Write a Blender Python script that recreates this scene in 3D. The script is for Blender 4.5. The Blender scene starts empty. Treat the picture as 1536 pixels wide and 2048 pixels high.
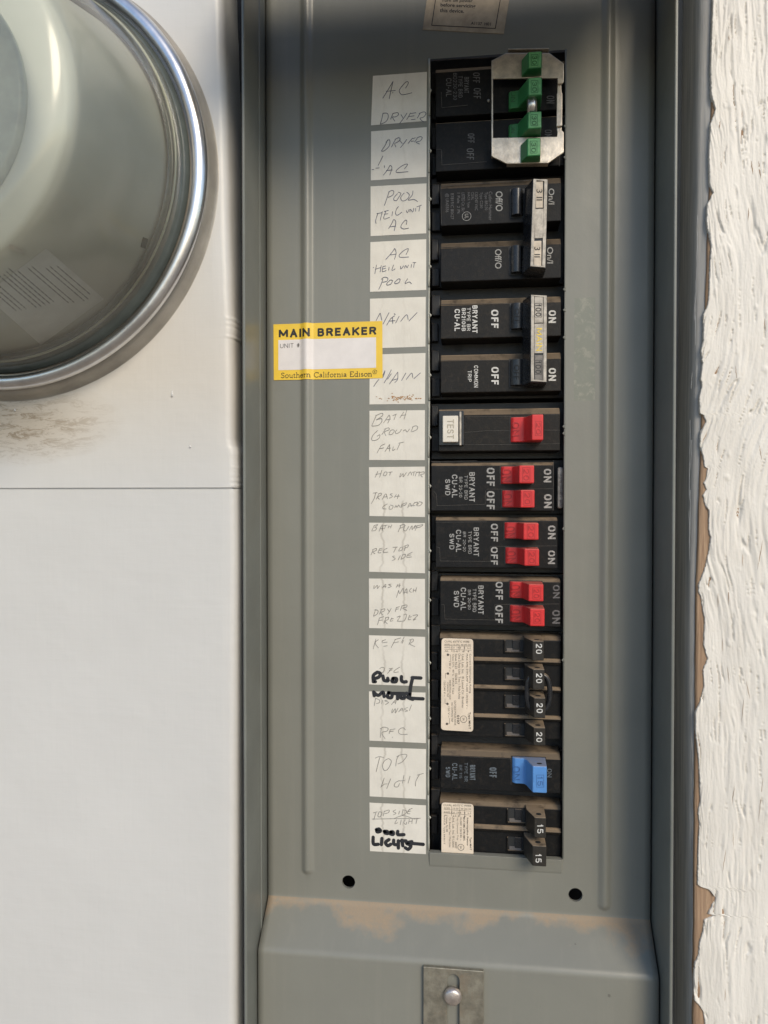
import bpy, bmesh, math, random
from mathutils import Vector, noise
random.seed(7)
C = bpy.context.scene.collection
S = 0.001                                  # everything below is measured in millimetres
rad = math.radians

# ------------------------------------------------------------------ camera
F_PX, YAW, PIT, DIST = 1540.0, rad(7), rad(0.9), 346.5
cam = bpy.data.objects.new("camera", bpy.data.cameras.new("camera"))
C.objects.link(cam)
cam.location = (0, -DIST * S, 0)
cam.rotation_euler = (rad(90) - PIT, 0, YAW)
cam.data.sensor_fit = 'HORIZONTAL'; cam.data.sensor_width = 36
cam.data.lens = F_PX / 1536 * 36
cam.data.clip_start = 0.01; cam.data.clip_end = 500
bpy.context.scene.camera = cam

# ------------------------------------------------------------------ daylight
SUN_EL, SUN_AZ = 31.0, 30.0                # azimuth: degrees to the right of the panel's normal
W = bpy.data.worlds.new("World"); bpy.context.scene.world = W; W.use_nodes = True
nt = W.node_tree; bg = nt.nodes['Background']
sky = nt.nodes.new('ShaderNodeTexSky'); sky.sky_type = 'NISHITA'; sky.sun_disc = False
sky.sun_elevation = rad(SUN_EL); sky.sun_rotation = rad(180 - SUN_AZ)
sky.dust_density = 0.6; sky.ozone_density = 2.0
nt.links.new(sky.outputs[0], bg.inputs[0]); bg.inputs[1].default_value = 0.105
sl = bpy.data.lights.new("sun", 'SUN'); sl.energy = 1.5; sl.angle = rad(24); sl.color = (1.0, 0.86, 0.66)
sun = bpy.data.objects.new("sun", sl); C.objects.link(sun)
sd = Vector((math.sin(rad(SUN_AZ)) * math.cos(rad(SUN_EL)), -math.cos(rad(SUN_AZ)) * math.cos(rad(SUN_EL)), math.sin(rad(SUN_EL))))
sun.rotation_euler = sd.to_track_quat('Z', 'Y').to_euler()
vs = bpy.context.scene.view_settings
vs.view_transform = 'Standard'; vs.look = 'None'; vs.gamma = 1; vs.exposure = 0.72

# ------------------------------------------------------------------ measuring: photo pixel + height in front of the cover -> mm
F0 = Vector((-math.sin(YAW), math.cos(YAW), 0)); ZZ = Vector((0, 0, 1))
RR = Vector((math.cos(YAW), math.sin(YAW), 0))
FF = F0 * math.cos(PIT) - ZZ * math.sin(PIT); UU = ZZ * math.cos(PIT) + F0 * math.sin(PIT)
def ray(px, py): return FF + RR * ((px - 768) / F_PX) + UU * ((1024 - py) / F_PX)
def P(px, py, h=0.0):
    d = ray(px, py); t = (DIST - h) / d.y
    return (d.x * t, d.z * t)
def rect(x0, x1, y0, y1, h):               # pixel box -> mm box at height h (x0,x1,zlow,zhigh)
    a = P(x0, (y0 + y1) / 2, h)[0]; b = P(x1, (y0 + y1) / 2, h)[0]
    xm = (x0 + x1) / 2
    return a, b, P(xm, y1, h)[1], P(xm, y0, h)[1]

# ------------------------------------------------------------------ mesh helpers (x, h, z in mm; h towards the viewer)
ORG = {}
class MB:
    def __init__(s): s.v = []; s.f = []; s.sm = []
    def add(s, vs_, fs_, smooth=False):
        n = len(s.v); s.v += vs_; s.f += [tuple(i + n for i in f) for f in fs_]; s.sm += [smooth] * len(fs_)
    def prism(s, poly, h0, h1):             # polygon in (x,z), anticlockwise seen from the viewer
        a = sum(poly[i][0] * poly[(i + 1) % len(poly)][1] - poly[(i + 1) % len(poly)][0] * poly[i][1] for i in range(len(poly)))
        if a < 0: poly = poly[::-1]
        n = len(poly)
        v = [(x, h0, z) for x, z in poly] + [(x, h1, z) for x, z in poly]
        f = [tuple(range(n, 2 * n)), tuple(range(n - 1, -1, -1))]
        f += [(i, (i + 1) % n, n + (i + 1) % n, n + i) for i in range(n)]
        s.add(v, f)
        return s
    def box(s, x0, x1, z0, z1, h0, h1): return s.prism([(x0, z0), (x1, z0), (x1, z1), (x0, z1)], h0, h1)
    def extz(s, prof, z0, z1, smooth=False):  # profile in (x,h) run along z; closed
        a = sum(prof[i][0] * prof[(i + 1) % len(prof)][1] - prof[(i + 1) % len(prof)][0] * prof[i][1] for i in range(len(prof)))
        if a > 0: prof = prof[::-1]
        n = len(prof)
        v = [(x, h, z0) for x, h in prof] + [(x, h, z1) for x, h in prof]
        s.add(v, [(i, n + i, n + (i + 1) % n, (i + 1) % n) for i in range(n)][::1], smooth)
        s.add([v[i] for i in range(n)], [tuple(range(n - 1, -1, -1))][::-1])
        s.add([v[n + i] for i in range(n)], [tuple(range(n))])
        return s
    def extx(s, prof, x0, x1):               # profile in (z,h) run along x; closed
        n = len(prof)
        v = [(x0, h, z) for z, h in prof] + [(x1, h, z) for z, h in prof]
        s.add(v, [(i, (i + 1) % n, n + (i + 1) % n, n + i) for i in range(n)] + [tuple(range(n)), tuple(range(2 * n - 1, n - 1, -1))])
        return s
    def lathe(s, cx, cz, prof, seg=96, a0=0, a1=360, smooth=True):   # profile (r,h)
        full = (a1 - a0) >= 360; m = seg if full else seg + 1; n = len(prof)
        v = []
        for i in range(m):
            t = rad(a0 + (a1 - a0) * i / seg)
            for r, h in prof: v.append((cx + r * math.cos(t), h, cz + r * math.sin(t)))
        f = []
        for i in range(seg):
            j = (i + 1) % m
            for k in range(n - 1): f.append((i * n + k, j * n + k, j * n + k + 1, i * n + k + 1))
        s.add(v, f, smooth); return s
    def disc(s, cx, cz, r, h, seg=32):
        s.add([(cx + r * math.cos(2 * math.pi * i / seg), h, cz + r * math.sin(2 * math.pi * i / seg)) for i in range(seg)], [tuple(range(seg))]); return s
    def tube(s, pts, r, seg=10, closed=False):  # pts (x,h,z)
        pts = [Vector(p) for p in pts]; n = len(pts); v = []
        for i, p in enumerate(pts):
            a = pts[(i - 1) % n] if (closed or i > 0) else p
            b = pts[(i + 1) % n] if (closed or i < n - 1) else p
            t = (b - a).normalized(); u = t.cross(Vector((0, 1, 0)))
            if u.length < 1e-4: u = Vector((1, 0, 0))
            u.normalize(); w = t.cross(u)
            rr = r[i] if isinstance(r, (list, tuple)) else r
            for k in range(seg):
                q = p + (u * math.cos(2 * math.pi * k / seg) + w * math.sin(2 * math.pi * k / seg)) * rr
                v.append(tuple(q))
        f = []
        for i in range(n if closed else n - 1):
            j = (i + 1) % n
            for k in range(seg): f.append((i * seg + k, i * seg + (k + 1) % seg, j * seg + (k + 1) % seg, j * seg + k))
        if not closed: f += [tuple(range(seg - 1, -1, -1)), tuple(range((n - 1) * seg, n * seg))]
        s.add(v, f, True); return s
    def build(s, name, mat, parent=None, bevel=0, seg=2, warp=None, fix=True, origin=None, angle=40):
        if origin is None:
            if parent is not None: origin = ORG[parent.name]
            else:
                xs = [p[0] for p in s.v]; hs = [p[1] for p in s.v]; zs = [p[2] for p in s.v]
                origin = ((min(xs) + max(xs)) / 2, min(hs), (min(zs) + max(zs)) / 2)
        v = [warp(p) for p in s.v] if warp else s.v
        me = bpy.data.meshes.new(name)
        me.from_pydata([((x - origin[0]) * S, -(h - origin[1]) * S, (z - origin[2]) * S) for x, h, z in v], [], s.f)
        me.polygons.foreach_set('use_smooth', s.sm)
        if fix:
            bm = bmesh.new(); bm.from_mesh(me)
            bmesh.ops.remove_doubles(bm, verts=bm.verts, dist=1e-7)
            bmesh.ops.recalc_face_normals(bm, faces=bm.faces); bm.to_mesh(me); bm.free()
        me.update()
        o = bpy.data.objects.new(name, me); C.objects.link(o)
        if parent is not None: o.parent = parent
        else: o.location = (origin[0] * S, -origin[1] * S, origin[2] * S)
        ORG[o.name] = origin
        if mat: me.materials.append(mat)
        if bevel:
            m = o.modifiers.new("bevel", 'BEVEL'); m.width = bevel * S; m.segments = seg
            m.limit_method = 'ANGLE'; m.angle_limit = rad(angle)
        return o
def tag(o, label, cat, group=None):
    o['label'] = label; o['category'] = cat
    if group: o['group'] = group
    return o
def thing(name, at, label, cat, group=None):
    o = bpy.data.objects.new(name, None); C.objects.link(o)
    o.location = (at[0] * S, -at[1] * S, at[2] * S); o.empty_display_size = 0.01
    ORG[o.name] = tuple(at); return tag(o, label, cat, group)

# ------------------------------------------------------------------ lettering
_tc = {}
def glyphs(s, bold=0.0, space=1.0):
    k = (s, bold, space)
    if k in _tc: return _tc[k]
    cu = bpy.data.curves.new("lettering", 'FONT'); cu.body = s; cu.size = 1; cu.offset = bold; cu.space_character = space
    cu.resolution_u = 3
    ob = bpy.data.objects.new("lettering_source", cu)
    me = ob.to_mesh()
    v = [(p.co.x, p.co.y) for p in me.vertices]; f = [tuple(q.vertices) for q in me.polygons]
    ob.to_mesh_clear(); bpy.data.objects.remove(ob); bpy.data.curves.remove(cu)
    x0 = min(a for a, b in v); x1 = max(a for a, b in v); y0 = min(b for a, b in v); y1 = max(b for a, b in v)
    _tc[k] = ([((a - x0) / (x1 - x0), (b - y0) / (y1 - y0)) for a, b in v], f)
    return _tc[k]
def put_text(mb, s, q, h, bold=0.0, rise=0.0, space=1.0):
    # q: four pixel corners (start-bottom, end-bottom, end-top, start-top) in reading sense
    v, f = glyphs(s, bold, space)
    A, B, Cc, D = [P(x, y, h) for x, y in q]
    out = []
    for u, w in v:
        x = (A[0] * (1 - u) + B[0] * u) * (1 - w) + (D[0] * (1 - u) + Cc[0] * u) * w
        z = (A[1] * (1 - u) + B[1] * u) * (1 - w) + (D[1] * (1 - u) + Cc[1] * u) * w
        out.append((x, h + rise, z))
    n = len(out)
    if rise > 0:
        edges = {}
        for t in f:
            for i in range(len(t)):
                e = (t[i], t[(i + 1) % len(t)])
                edges[e] = edges.get(e, 0) + 1
        side = [(a, b, b + n, a + n) for (a, b) in edges if (b, a) not in edges]
        mb.add(out + [(x, h - 0.02, z) for x, hh, z in out], f + side)
    else: mb.add(out, f)
BF = {'A': ('0,0 .5,1 1,0|.22,.34 .78,.34', .78), 'B': ('0,0 0,1 .7,1 .92,.86 .92,.66 .7,.53 0,.53|.7,.53 1,.38 1,.14 .75,0 0,0', .7), 'C': ('.98,.76 .8,.97 .5,1 .18,.94 0,.7 0,.3 .18,.06 .5,0 .8,.03 .98,.24', .74),
 'D': ('0,0 0,1 .6,1 .9,.86 1,.5 .9,.14 .6,0 0,0', .74), 'E': ('1,1 0,1 0,0 1,0|0,.52 .88,.52', .62), 'F': ('1,1 0,1 0,0|0,.5 .85,.5', .58), 'G': ('.98,.78 .8,.97 .5,1 .18,.94 0,.7 0,.3 .18,.06 .5,0 .85,.06 1,.25 1,.48 .6,.48', .78),
 'I': ('.5,0 .5,1', .16), 'K': ('0,0 0,1|1,1 .05,.42|.35,.6 1,0', .74), 'L': ('0,1 0,0 1,0', .6), 'M': ('0,0 0,1 .5,.2 1,1 1,0', 1.0), 'N': ('0,0 0,1 1,0 1,1', .8), 'O': ('.5,1 .82,.94 1,.7 1,.3 .82,.06 .5,0 .18,.06 0,.3 0,.7 .18,.94 .5,1', .78),
 'P': ('0,0 0,1 .7,1 1,.86 1,.6 .7,.44 0,.44', .68), 'R': ('0,0 0,1 .7,1 1,.88 1,.64 .7,.5 0,.5|.6,.5 1,0', .72), 'S': ('.96,.8 .75,.98 .3,.98 .04,.82 .1,.6 .5,.52 .9,.42 1,.22 .78,.02 .28,.02 0,.22', .7), 'T': ('0,1 1,1|.5,1 .5,0', .66),
 'U': ('0,1 0,.25 .2,.03 .5,0 .8,.03 1,.25 1,1', .74), 'W': ('0,1 .25,0 .5,.85 .75,0 1,1', 1.0), 'Y': ('0,1 .5,.45 1,1|.5,.45 .5,0', .72), '-': ('0,.45 1,.45', .34), '#': ('.3,0 .42,1|.62,0 .74,1|0,.66 1,.66|0,.34 1,.34', .6),
 '0': ('.5,1 .85,.92 1,.65 1,.35 .85,.08 .5,0 .15,.08 0,.35 0,.65 .15,.92 .5,1', .6), '1': ('.1,.72 .6,1 .6,0', .34), '2': ('.02,.72 .15,.94 .5,1 .85,.94 .98,.72 .85,.5 .05,.04 0,0 1,0', .6), '3': ('.04,.82 .4,1 .8,.97 .95,.78 .8,.56 .4,.52|.8,.54 1,.3 .8,.04 .4,0 0,.18', .6),
 '5': ('.92,1 .16,1 .06,.52 .5,.6 .9,.5 1,.28 .85,.05 .4,0 0,.16', .6), '7': ('0,1 1,1 .4,0', .56)}
SUBDIV = False
def block_text(mb, s, q, h, wt=.17, rise=0.0, gap=.2):
    """capital lettering of even stroke width; q = pixel corners: start-bottom, end-bottom, end-top, start-top"""
    A, B, Cc, D = [P(x, y, h) for x, y in q]
    Ht = math.hypot(D[0] - A[0], D[1] - A[1]); Ln = math.hypot(B[0] - A[0], B[1] - A[1])
    wid = [.35 if c == ' ' else BF[c][1] for c in s]
    tot = sum(wid) + gap * (len(s) - 1); sx = Ln / Ht / tot           # stretch so that the line fills its length
    hw = wt / 2; x = 0.0; k = 0
    def M_(u, w):
        u /= (Ln / Ht)
        return tuple((A[d] * (1 - u) + B[d] * u) * (1 - w) + (D[d] * (1 - u) + Cc[d] * u) * w for d in (0, 1))
    for c, wd in zip(s, wid):
        if c != ' ':
            for st in BF[c][0].split('|'):
                pts = []
                for t_ in st.split():
                    u, w = map(float, t_.split(',')); pts.append(((x + 0) * sx + hw + u * max(wd * sx - wt, .01), hw + w * (1 - wt)))
                n = len(pts)
                if SUBDIV: pts = [(a[0] + (b[0] - a[0]) * q_ / 6, a[1] + (b[1] - a[1]) * q_ / 6) for a, b in zip(pts, pts[1:]) for q_ in range(6)] + [pts[-1]]
                for a, b in zip(pts, pts[1:]):
                    dx, dy = b[0] - a[0], b[1] - a[1]; l = math.hypot(dx, dy) or 1; dx /= l; dy /= l
                    e = hw * .42 if n > 4 else hw * .98
                    a2 = (a[0] - dx * e, a[1] - dy * e); b2 = (b[0] + dx * e, b[1] + dy * e)
                    P4 = [M_(a2[0] - dy * hw, a2[1] + dx * hw), M_(a2[0] + dy * hw, a2[1] - dx * hw), M_(b2[0] + dy * hw, b2[1] - dx * hw), M_(b2[0] - dy * hw, b2[1] + dx * hw)]
                    hh_ = h + rise + .0022 * (k % 9); k += 1
                    if rise > 0: mb.prism(P4, h - .02, hh_)
                    else: mb.add([(p[0], hh_, p[1]) for p in P4], [(0, 1, 2, 3)])
        x += wd + gap
class Crop:                                # coordinates read off an enlarged part of the photograph
    def __init__(s, x0, y0, k): s.x0, s.y0, s.k = x0, y0, k
    def p(s, x, y): return (s.x0 + x / s.k, s.y0 + y / s.k)
    def box(s, x0, x1, y0, y1): a = s.p(x0, y0); b = s.p(x1, y1); return a[0], b[0], a[1], b[1]
    def down(s, mb, t, x0, x1, y0, y1, h, bold=0.0, rise=0.0, space=1.0):   # reads downwards, letter tops to the right
        x0, x1, y0, y1 = s.box(x0, x1, y0, y1)
        put_text(mb, t, [(x0, y0), (x0, y1), (x1, y1), (x1, y0)], h, bold, rise, space)
    def bdown(s, mb, t, x0, x1, y0, y1, h, wt=.17, rise=0.0):
        x0, x1, y0, y1 = s.box(x0, x1, y0, y1)
        block_text(mb, t, [(x0, y0), (x0, y1), (x1, y1), (x1, y0)], h, wt, rise)
    def flat(s, mb, t, x0, x1, y0, y1, h, bold=0.0, rise=0.0, dy=0.0):
        x0, x1, y0, y1 = s.box(x0, x1, y0, y1)
        put_text(mb, t, [(x0, y1), (x1, y1 + dy), (x1, y0 + dy), (x0, y0)], h, bold, rise)
def spline(pts, n=5):
    if len(pts) < 3: return pts
    out = []
    q = [pts[0]] + pts + [pts[-1]]
    for i in range(1, len(q) - 2):
        for k in range(n):
            t = k / n; r = []
            for d in (0, 1):
                a, b, c, e = q[i - 1][d], q[i][d], q[i + 1][d], q[i + 2][d]
                r.append(0.5 * (2 * b + (c - a) * t + (2 * a - 5 * b + 4 * c - e) * t * t + (3 * b - a - 3 * c + e) * t ** 3))
            out.append(tuple(r))
    out.append(pts[-1]); return out
def ribbon(mb, pts, w, h, cap=True, taper=False):   # pts in mm (x,z)
    n = len(pts); L = []; Rr = []
    for i, p in enumerate(pts):
        a = pts[max(i - 1, 0)]; b = pts[min(i + 1, n - 1)]
        dx, dz = b[0] - a[0], b[1] - a[1]; l = math.hypot(dx, dz) or 1
        ww = w * (0.5 + 0.5 * math.sin(math.pi * (0.15 + 0.7 * i / max(n - 1, 1)))) if taper else w
        L.append((p[0] - dz / l * ww / 2, h, p[1] + dx / l * ww / 2)); Rr.append((p[0] + dz / l * ww / 2, h, p[1] - dx / l * ww / 2))
    mb.add(L + Rr, [(i + n, i + 1 + n, i + 1, i) for i in range(n - 1)])
    if cap:
        for p in (pts[0], pts[-1]): mb.disc(p[0], p[1], w / 2, h + 0.004, 10)
def strokes(mb, crop, txt, w, h, taper=False):
    for k, st in enumerate(txt.replace('\n', ' ').split('|')):
        pts = [crop.p(*map(float, t.split(','))) for t in st.split()]
        if not pts: continue
        pts = [P(x, y, h) for x, y in pts]
        if len(pts) == 1: mb.disc(pts[0][0], pts[0][1], w * 0.8, h, 10)
        else: ribbon(mb, spline(pts), w, h + 0.0006 * k, cap=(w > .8), taper=taper)

# ------------------------------------------------------------------ materials
def N(t, kind, **kw):
    n = t.nodes.new(kind)
    for k, v in kw.items(): setattr(n, k, v)
    return n
def new_mat(name):
    m = bpy.data.materials.new(name); m.use_nodes = True; t = m.node_tree
    return m, t, t.nodes['Principled BSDF'], t.links
def noise_node(t, scale, detail=4, rough=.5, vec=None, stretch=None, dist=0.0):
    n = N(t, 'ShaderNodeTexNoise'); n.inputs['Scale'].default_value = scale; n.inputs['Detail'].default_value = detail
    n.inputs['Roughness'].default_value = rough; n.inputs['Distortion'].default_value = dist
    if vec is None:
        tc = N(t, 'ShaderNodeTexCoord'); vec = tc.outputs['Object']
    if stretch:
        mp = N(t, 'ShaderNodeMapping'); mp.inputs['Scale'].default_value = stretch
        t.links.new(vec, mp.inputs['Vector']); vec = mp.outputs['Vector']
    t.links.new(vec, n.inputs['Vector']); return n
def ramp(t, src, a, b, ca=(0, 0, 0, 1), cb=(1, 1, 1, 1)):
    r = N(t, 'ShaderNodeValToRGB'); r.color_ramp.elements[0].position = a; r.color_ramp.elements[1].position = b
    r.color_ramp.elements[0].color = ca; r.color_ramp.elements[1].color = cb
    t.links.new(src, r.inputs[0]); return r.outputs[0]
def mix(t, fac, a, b):
    m = N(t, 'ShaderNodeMix', data_type='RGBA')
    if isinstance(fac, (int, float)): m.inputs[0].default_value = fac
    else: t.links.new(fac, m.inputs[0])
    for i, c in ((6, a), (7, b)):
        if isinstance(c, tuple): m.inputs[i].default_value = c
        else: t.links.new(c, m.inputs[i])
    return m.outputs[2]
def math_(t, op, a, b=0.0, c=None):
    m = N(t, 'ShaderNodeMath', operation=op)
    for i, q in enumerate((a, b) if c is None else (a, b, c)):
        if isinstance(q, (int, float)): m.inputs[i].default_value = q
        else: t.links.new(q, m.inputs[i])
    return m.outputs[0]
def rgba(c): return (c[0], c[1], c[2], 1.0)
def mat(name, col, rough=.5, metal=0.0, var=.15, vscale=120, bump=.0, bscale=900, col2=None, spec=.5, stretch=None, coat=0, dust=0.0, dustcol=(.36, .27, .18), grime=0.0, grimecol=(.10, .075, .05), rvar=.08):
    m, t, b, L = new_mat(name)
    n = noise_node(t, vscale, 5, .6, stretch=stretch)
    c2 = col2 or tuple(c * (1 - var) for c in col)
    c1 = tuple(min(1, c * (1 + var * .5)) for c in col) if not col2 else col
    base = mix(t, ramp(t, n.outputs['Fac'], .35, .68), rgba(c2), rgba(c1))
    if grime:
        g = noise_node(t, vscale * .35, 8, .7, dist=.6)
        base = mix(t, math_(t, 'MULTIPLY', ramp(t, g.outputs['Fac'], .5, .72), grime), base, rgba(grimecol))
    rn = noise_node(t, vscale * 2.2, 3, .5)
    rv = math_(t, 'MULTIPLY_ADD', rn.outputs['Fac'], rvar * 2, rough - rvar)
    if dust:
        ge = N(t, 'ShaderNodeNewGeometry'); sp = N(t, 'ShaderNodeSeparateXYZ'); L.new(ge.outputs['Normal'], sp.inputs[0])
        up = ramp(t, sp.outputs['Z'], .25, .8)
        dn = noise_node(t, 160, 6, .65)
        up = math_(t, 'MULTIPLY', up, ramp(t, dn.outputs['Fac'], .22, .5))
        sc = noise_node(t, 420, 7, .75, dist=.8)               # thin dust lying on the faces
        film = math_(t, 'MULTIPLY', ramp(t, sc.outputs['Fac'], .5, .8), .10 * dust)
        d = math_(t, 'ADD', math_(t, 'MULTIPLY', up, dust), film)
        cl = N(t, 'ShaderNodeClamp'); L.new(d, cl.inputs[0]); d = cl.outputs[0]
        base = mix(t, d, base, rgba(dustcol))
        rv = math_(t, 'ADD', rv, math_(t, 'MULTIPLY', d, .45))
    L.new(base, b.inputs['Base Color']); L.new(rv, b.inputs['Roughness'])
    b.inputs['Metallic'].default_value = metal; b.inputs['Specular IOR Level'].default_value = spec
    if coat: b.inputs['Coat Weight'].default_value = coat; b.inputs['Coat Roughness'].default_value = .12
    if bump:
        bn = noise_node(t, bscale, 4, .6, stretch=stretch)
        bp = N(t, 'ShaderNodeBump'); bp.inputs['Strength'].default_value = bump; bp.inputs['Distance'].default_value = .0003
        L.new(bn.outputs['Fac'], bp.inputs['Height']); L.new(bp.outputs[0], b.inputs['Normal'])
    return m
M = {}
M['black'] = mat('black_moulded_plastic', (.009, .0095, .0105), .46, spec=.2, bump=.25, bscale=1500, dust=.55)
M['black2'] = mat('black_brown_moulded_plastic', (.012, .011, .010), .44, spec=.22, bump=.25, bscale=1500, dust=.8)
M['deep'] = mat('dark_breaker_well_plastic', (.014, .015, .017), .5, dust=.5, bump=.3)
M['handleblack'] = mat('glossy_black_handle_plastic', (.018, .02, .024), .26, dust=.5)
M['tip'] = mat('dusty_black_handle_plastic', (.028, .026, .023), .42, spec=.35, dust=.75, bump=.3)
M['red'] = mat('red_handle_plastic', (.62, .030, .032), .38, var=.10, bump=.15, dust=.55, dustcol=(.42, .2, .15))
M['redmark'] = mat('red_raised_marking', (.40, .016, .02), .45, var=.1)
M['green'] = mat('green_handle_plastic', (.035, .20, .065), .38, var=.12, bump=.15)
M['greenface'] = mat('worn_pale_green_plastic', (.13, .38, .15), .42, var=.22, vscale=500, bump=.2)
M['greenmark'] = mat('dark_green_marking', (.02, .11, .035), .5)
M['blue'] = mat('blue_handle_plastic', (.095, .27, .62), .38, var=.10, bump=.15, dust=.6, dustcol=(.32, .28, .25))
M['bluemark'] = mat('dark_blue_marking', (.05, .15, .38), .45)
M['steel'] = mat('tarnished_steel_plate', (.72, .64, .53), .42, metal=.85, var=.25, vscale=260, bump=.25, grime=.45, grimecol=(.22, .18, .13))
M['rod'] = mat('satin_steel_rod', (.66, .63, .58), .3, metal=1)
M['zinc'] = mat('dull_zinc_latch_metal', (.36, .34, .28), .5, metal=.75, var=.3, vscale=220, bump=.4, bscale=700, grime=.6, grimecol=(.34, .24, .16))
M['screw'] = mat('worn_screw_metal', (.62, .56, .52), .38, metal=.8, var=.2, vscale=500, bump=.3)
M['white_print'] = mat('white_print', (.62, .62, .60), .6, var=.25, vscale=1500)
M['grey_print'] = mat('grey_worn_print', (.36, .36, .35), .6, var=.45, vscale=1500)
M['faint_print'] = mat('faint_worn_print', (.13, .13, .135), .6, var=.5, vscale=1500)
M['faint_blue_print'] = mat('faint_blue_grey_print', (.12, .145, .17), .6, var=.5, vscale=1500)
M['ink'] = mat('black_ink', (.02, .02, .02), .55)
M['dark_ink'] = mat('grey_brown_fine_print', (.09, .075, .06), .6, var=.5, vscale=2500)
M['pen'] = mat('blue_grey_ballpoint', (.085, .095, .15), .5, var=.5, vscale=700)
M['pencil'] = mat('grey_pencil', (.25, .24, .225), .6, var=.5, vscale=700)
M['marker'] = mat('black_marker_ink', (.025, .027, .033), .35, var=.3)
M['yellow'] = mat('yellow_sticker_vinyl', (.80, .545, .05), .42, var=.06, bump=.1)
M['whitefield'] = mat('white_sticker_vinyl', (.72, .69, .68), .42, var=.06, bump=.1)
M['gold'] = mat('yellow_gold_print', (.85, .62, .06), .5, var=.3, vscale=1200)
M['tieface'] = mat('worn_beige_plastic', (.50, .46, .40), .5, var=.35, vscale=400, bump=.3, grime=.5)
M['insert'] = mat('beige_paper_insert', (.60, .52, .42), .6, var=.2, vscale=400, grime=.35)
M['insertgrey'] = mat('worn_grey_insert', (.17, .155, .14), .45, var=.35, vscale=500)
M['testwhite'] = mat('ivory_button_plastic', (.70, .66, .58), .4, var=.08)
M['testmark'] = mat('ivory_shadowed_marking', (.42, .38, .30), .5)
M['cream'] = mat('aged_breaker_label', (.72, .62, .50), .55, var=.10, vscale=150, bump=.15)
M['warnpaper'] = mat('stained_warning_paper', (.46, .38, .27), .6, var=.22, vscale=130, bump=.2, grime=.5, grimecol=(.2, .14, .09))
M['alu'] = mat('polished_aluminium_ring', (.78, .78, .785), .30, metal=1, var=.15, vscale=60, bump=.15, bscale=300, grime=.3, grimecol=(.25, .2, .17), rvar=.06)
M['collar'] = mat('dull_galvanised_collar', (.40, .375, .335), .45, metal=.45, var=.2, vscale=50, bump=.2)
M['meterback'] = mat('meter_base_grey', (.12, .125, .115), .6, var=.15)
M['meterbody'] = mat('satin_grey_meter_body', (.62, .62, .56), .5, var=.12, vscale=18)
M['meterfront'] = mat('pale_meter_front', (.45, .47, .42), .35)
M['meterlabel'] = mat('meter_paper_label', (.86, .86, .85), .5, var=.08)
M['meterprint'] = mat('meter_grey_print', (.16, .155, .15), .6)
M['gasket'] = mat('dark_green_grey_gasket', (.085, .10, .095), .22)
M['rim'] = mat('pale_glass_rim', (.62, .62, .50), .12, spec=.8)
M['dark'] = mat('dark_interior', (.02, .022, .024), .7)
M['dirt'] = mat('ground_concrete', (.26, .22, .17), .9, var=.25, vscale=1.2)
M['house'] = mat('house_stucco', (.55, .50, .44), .9, var=.1, vscale=20)

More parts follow.
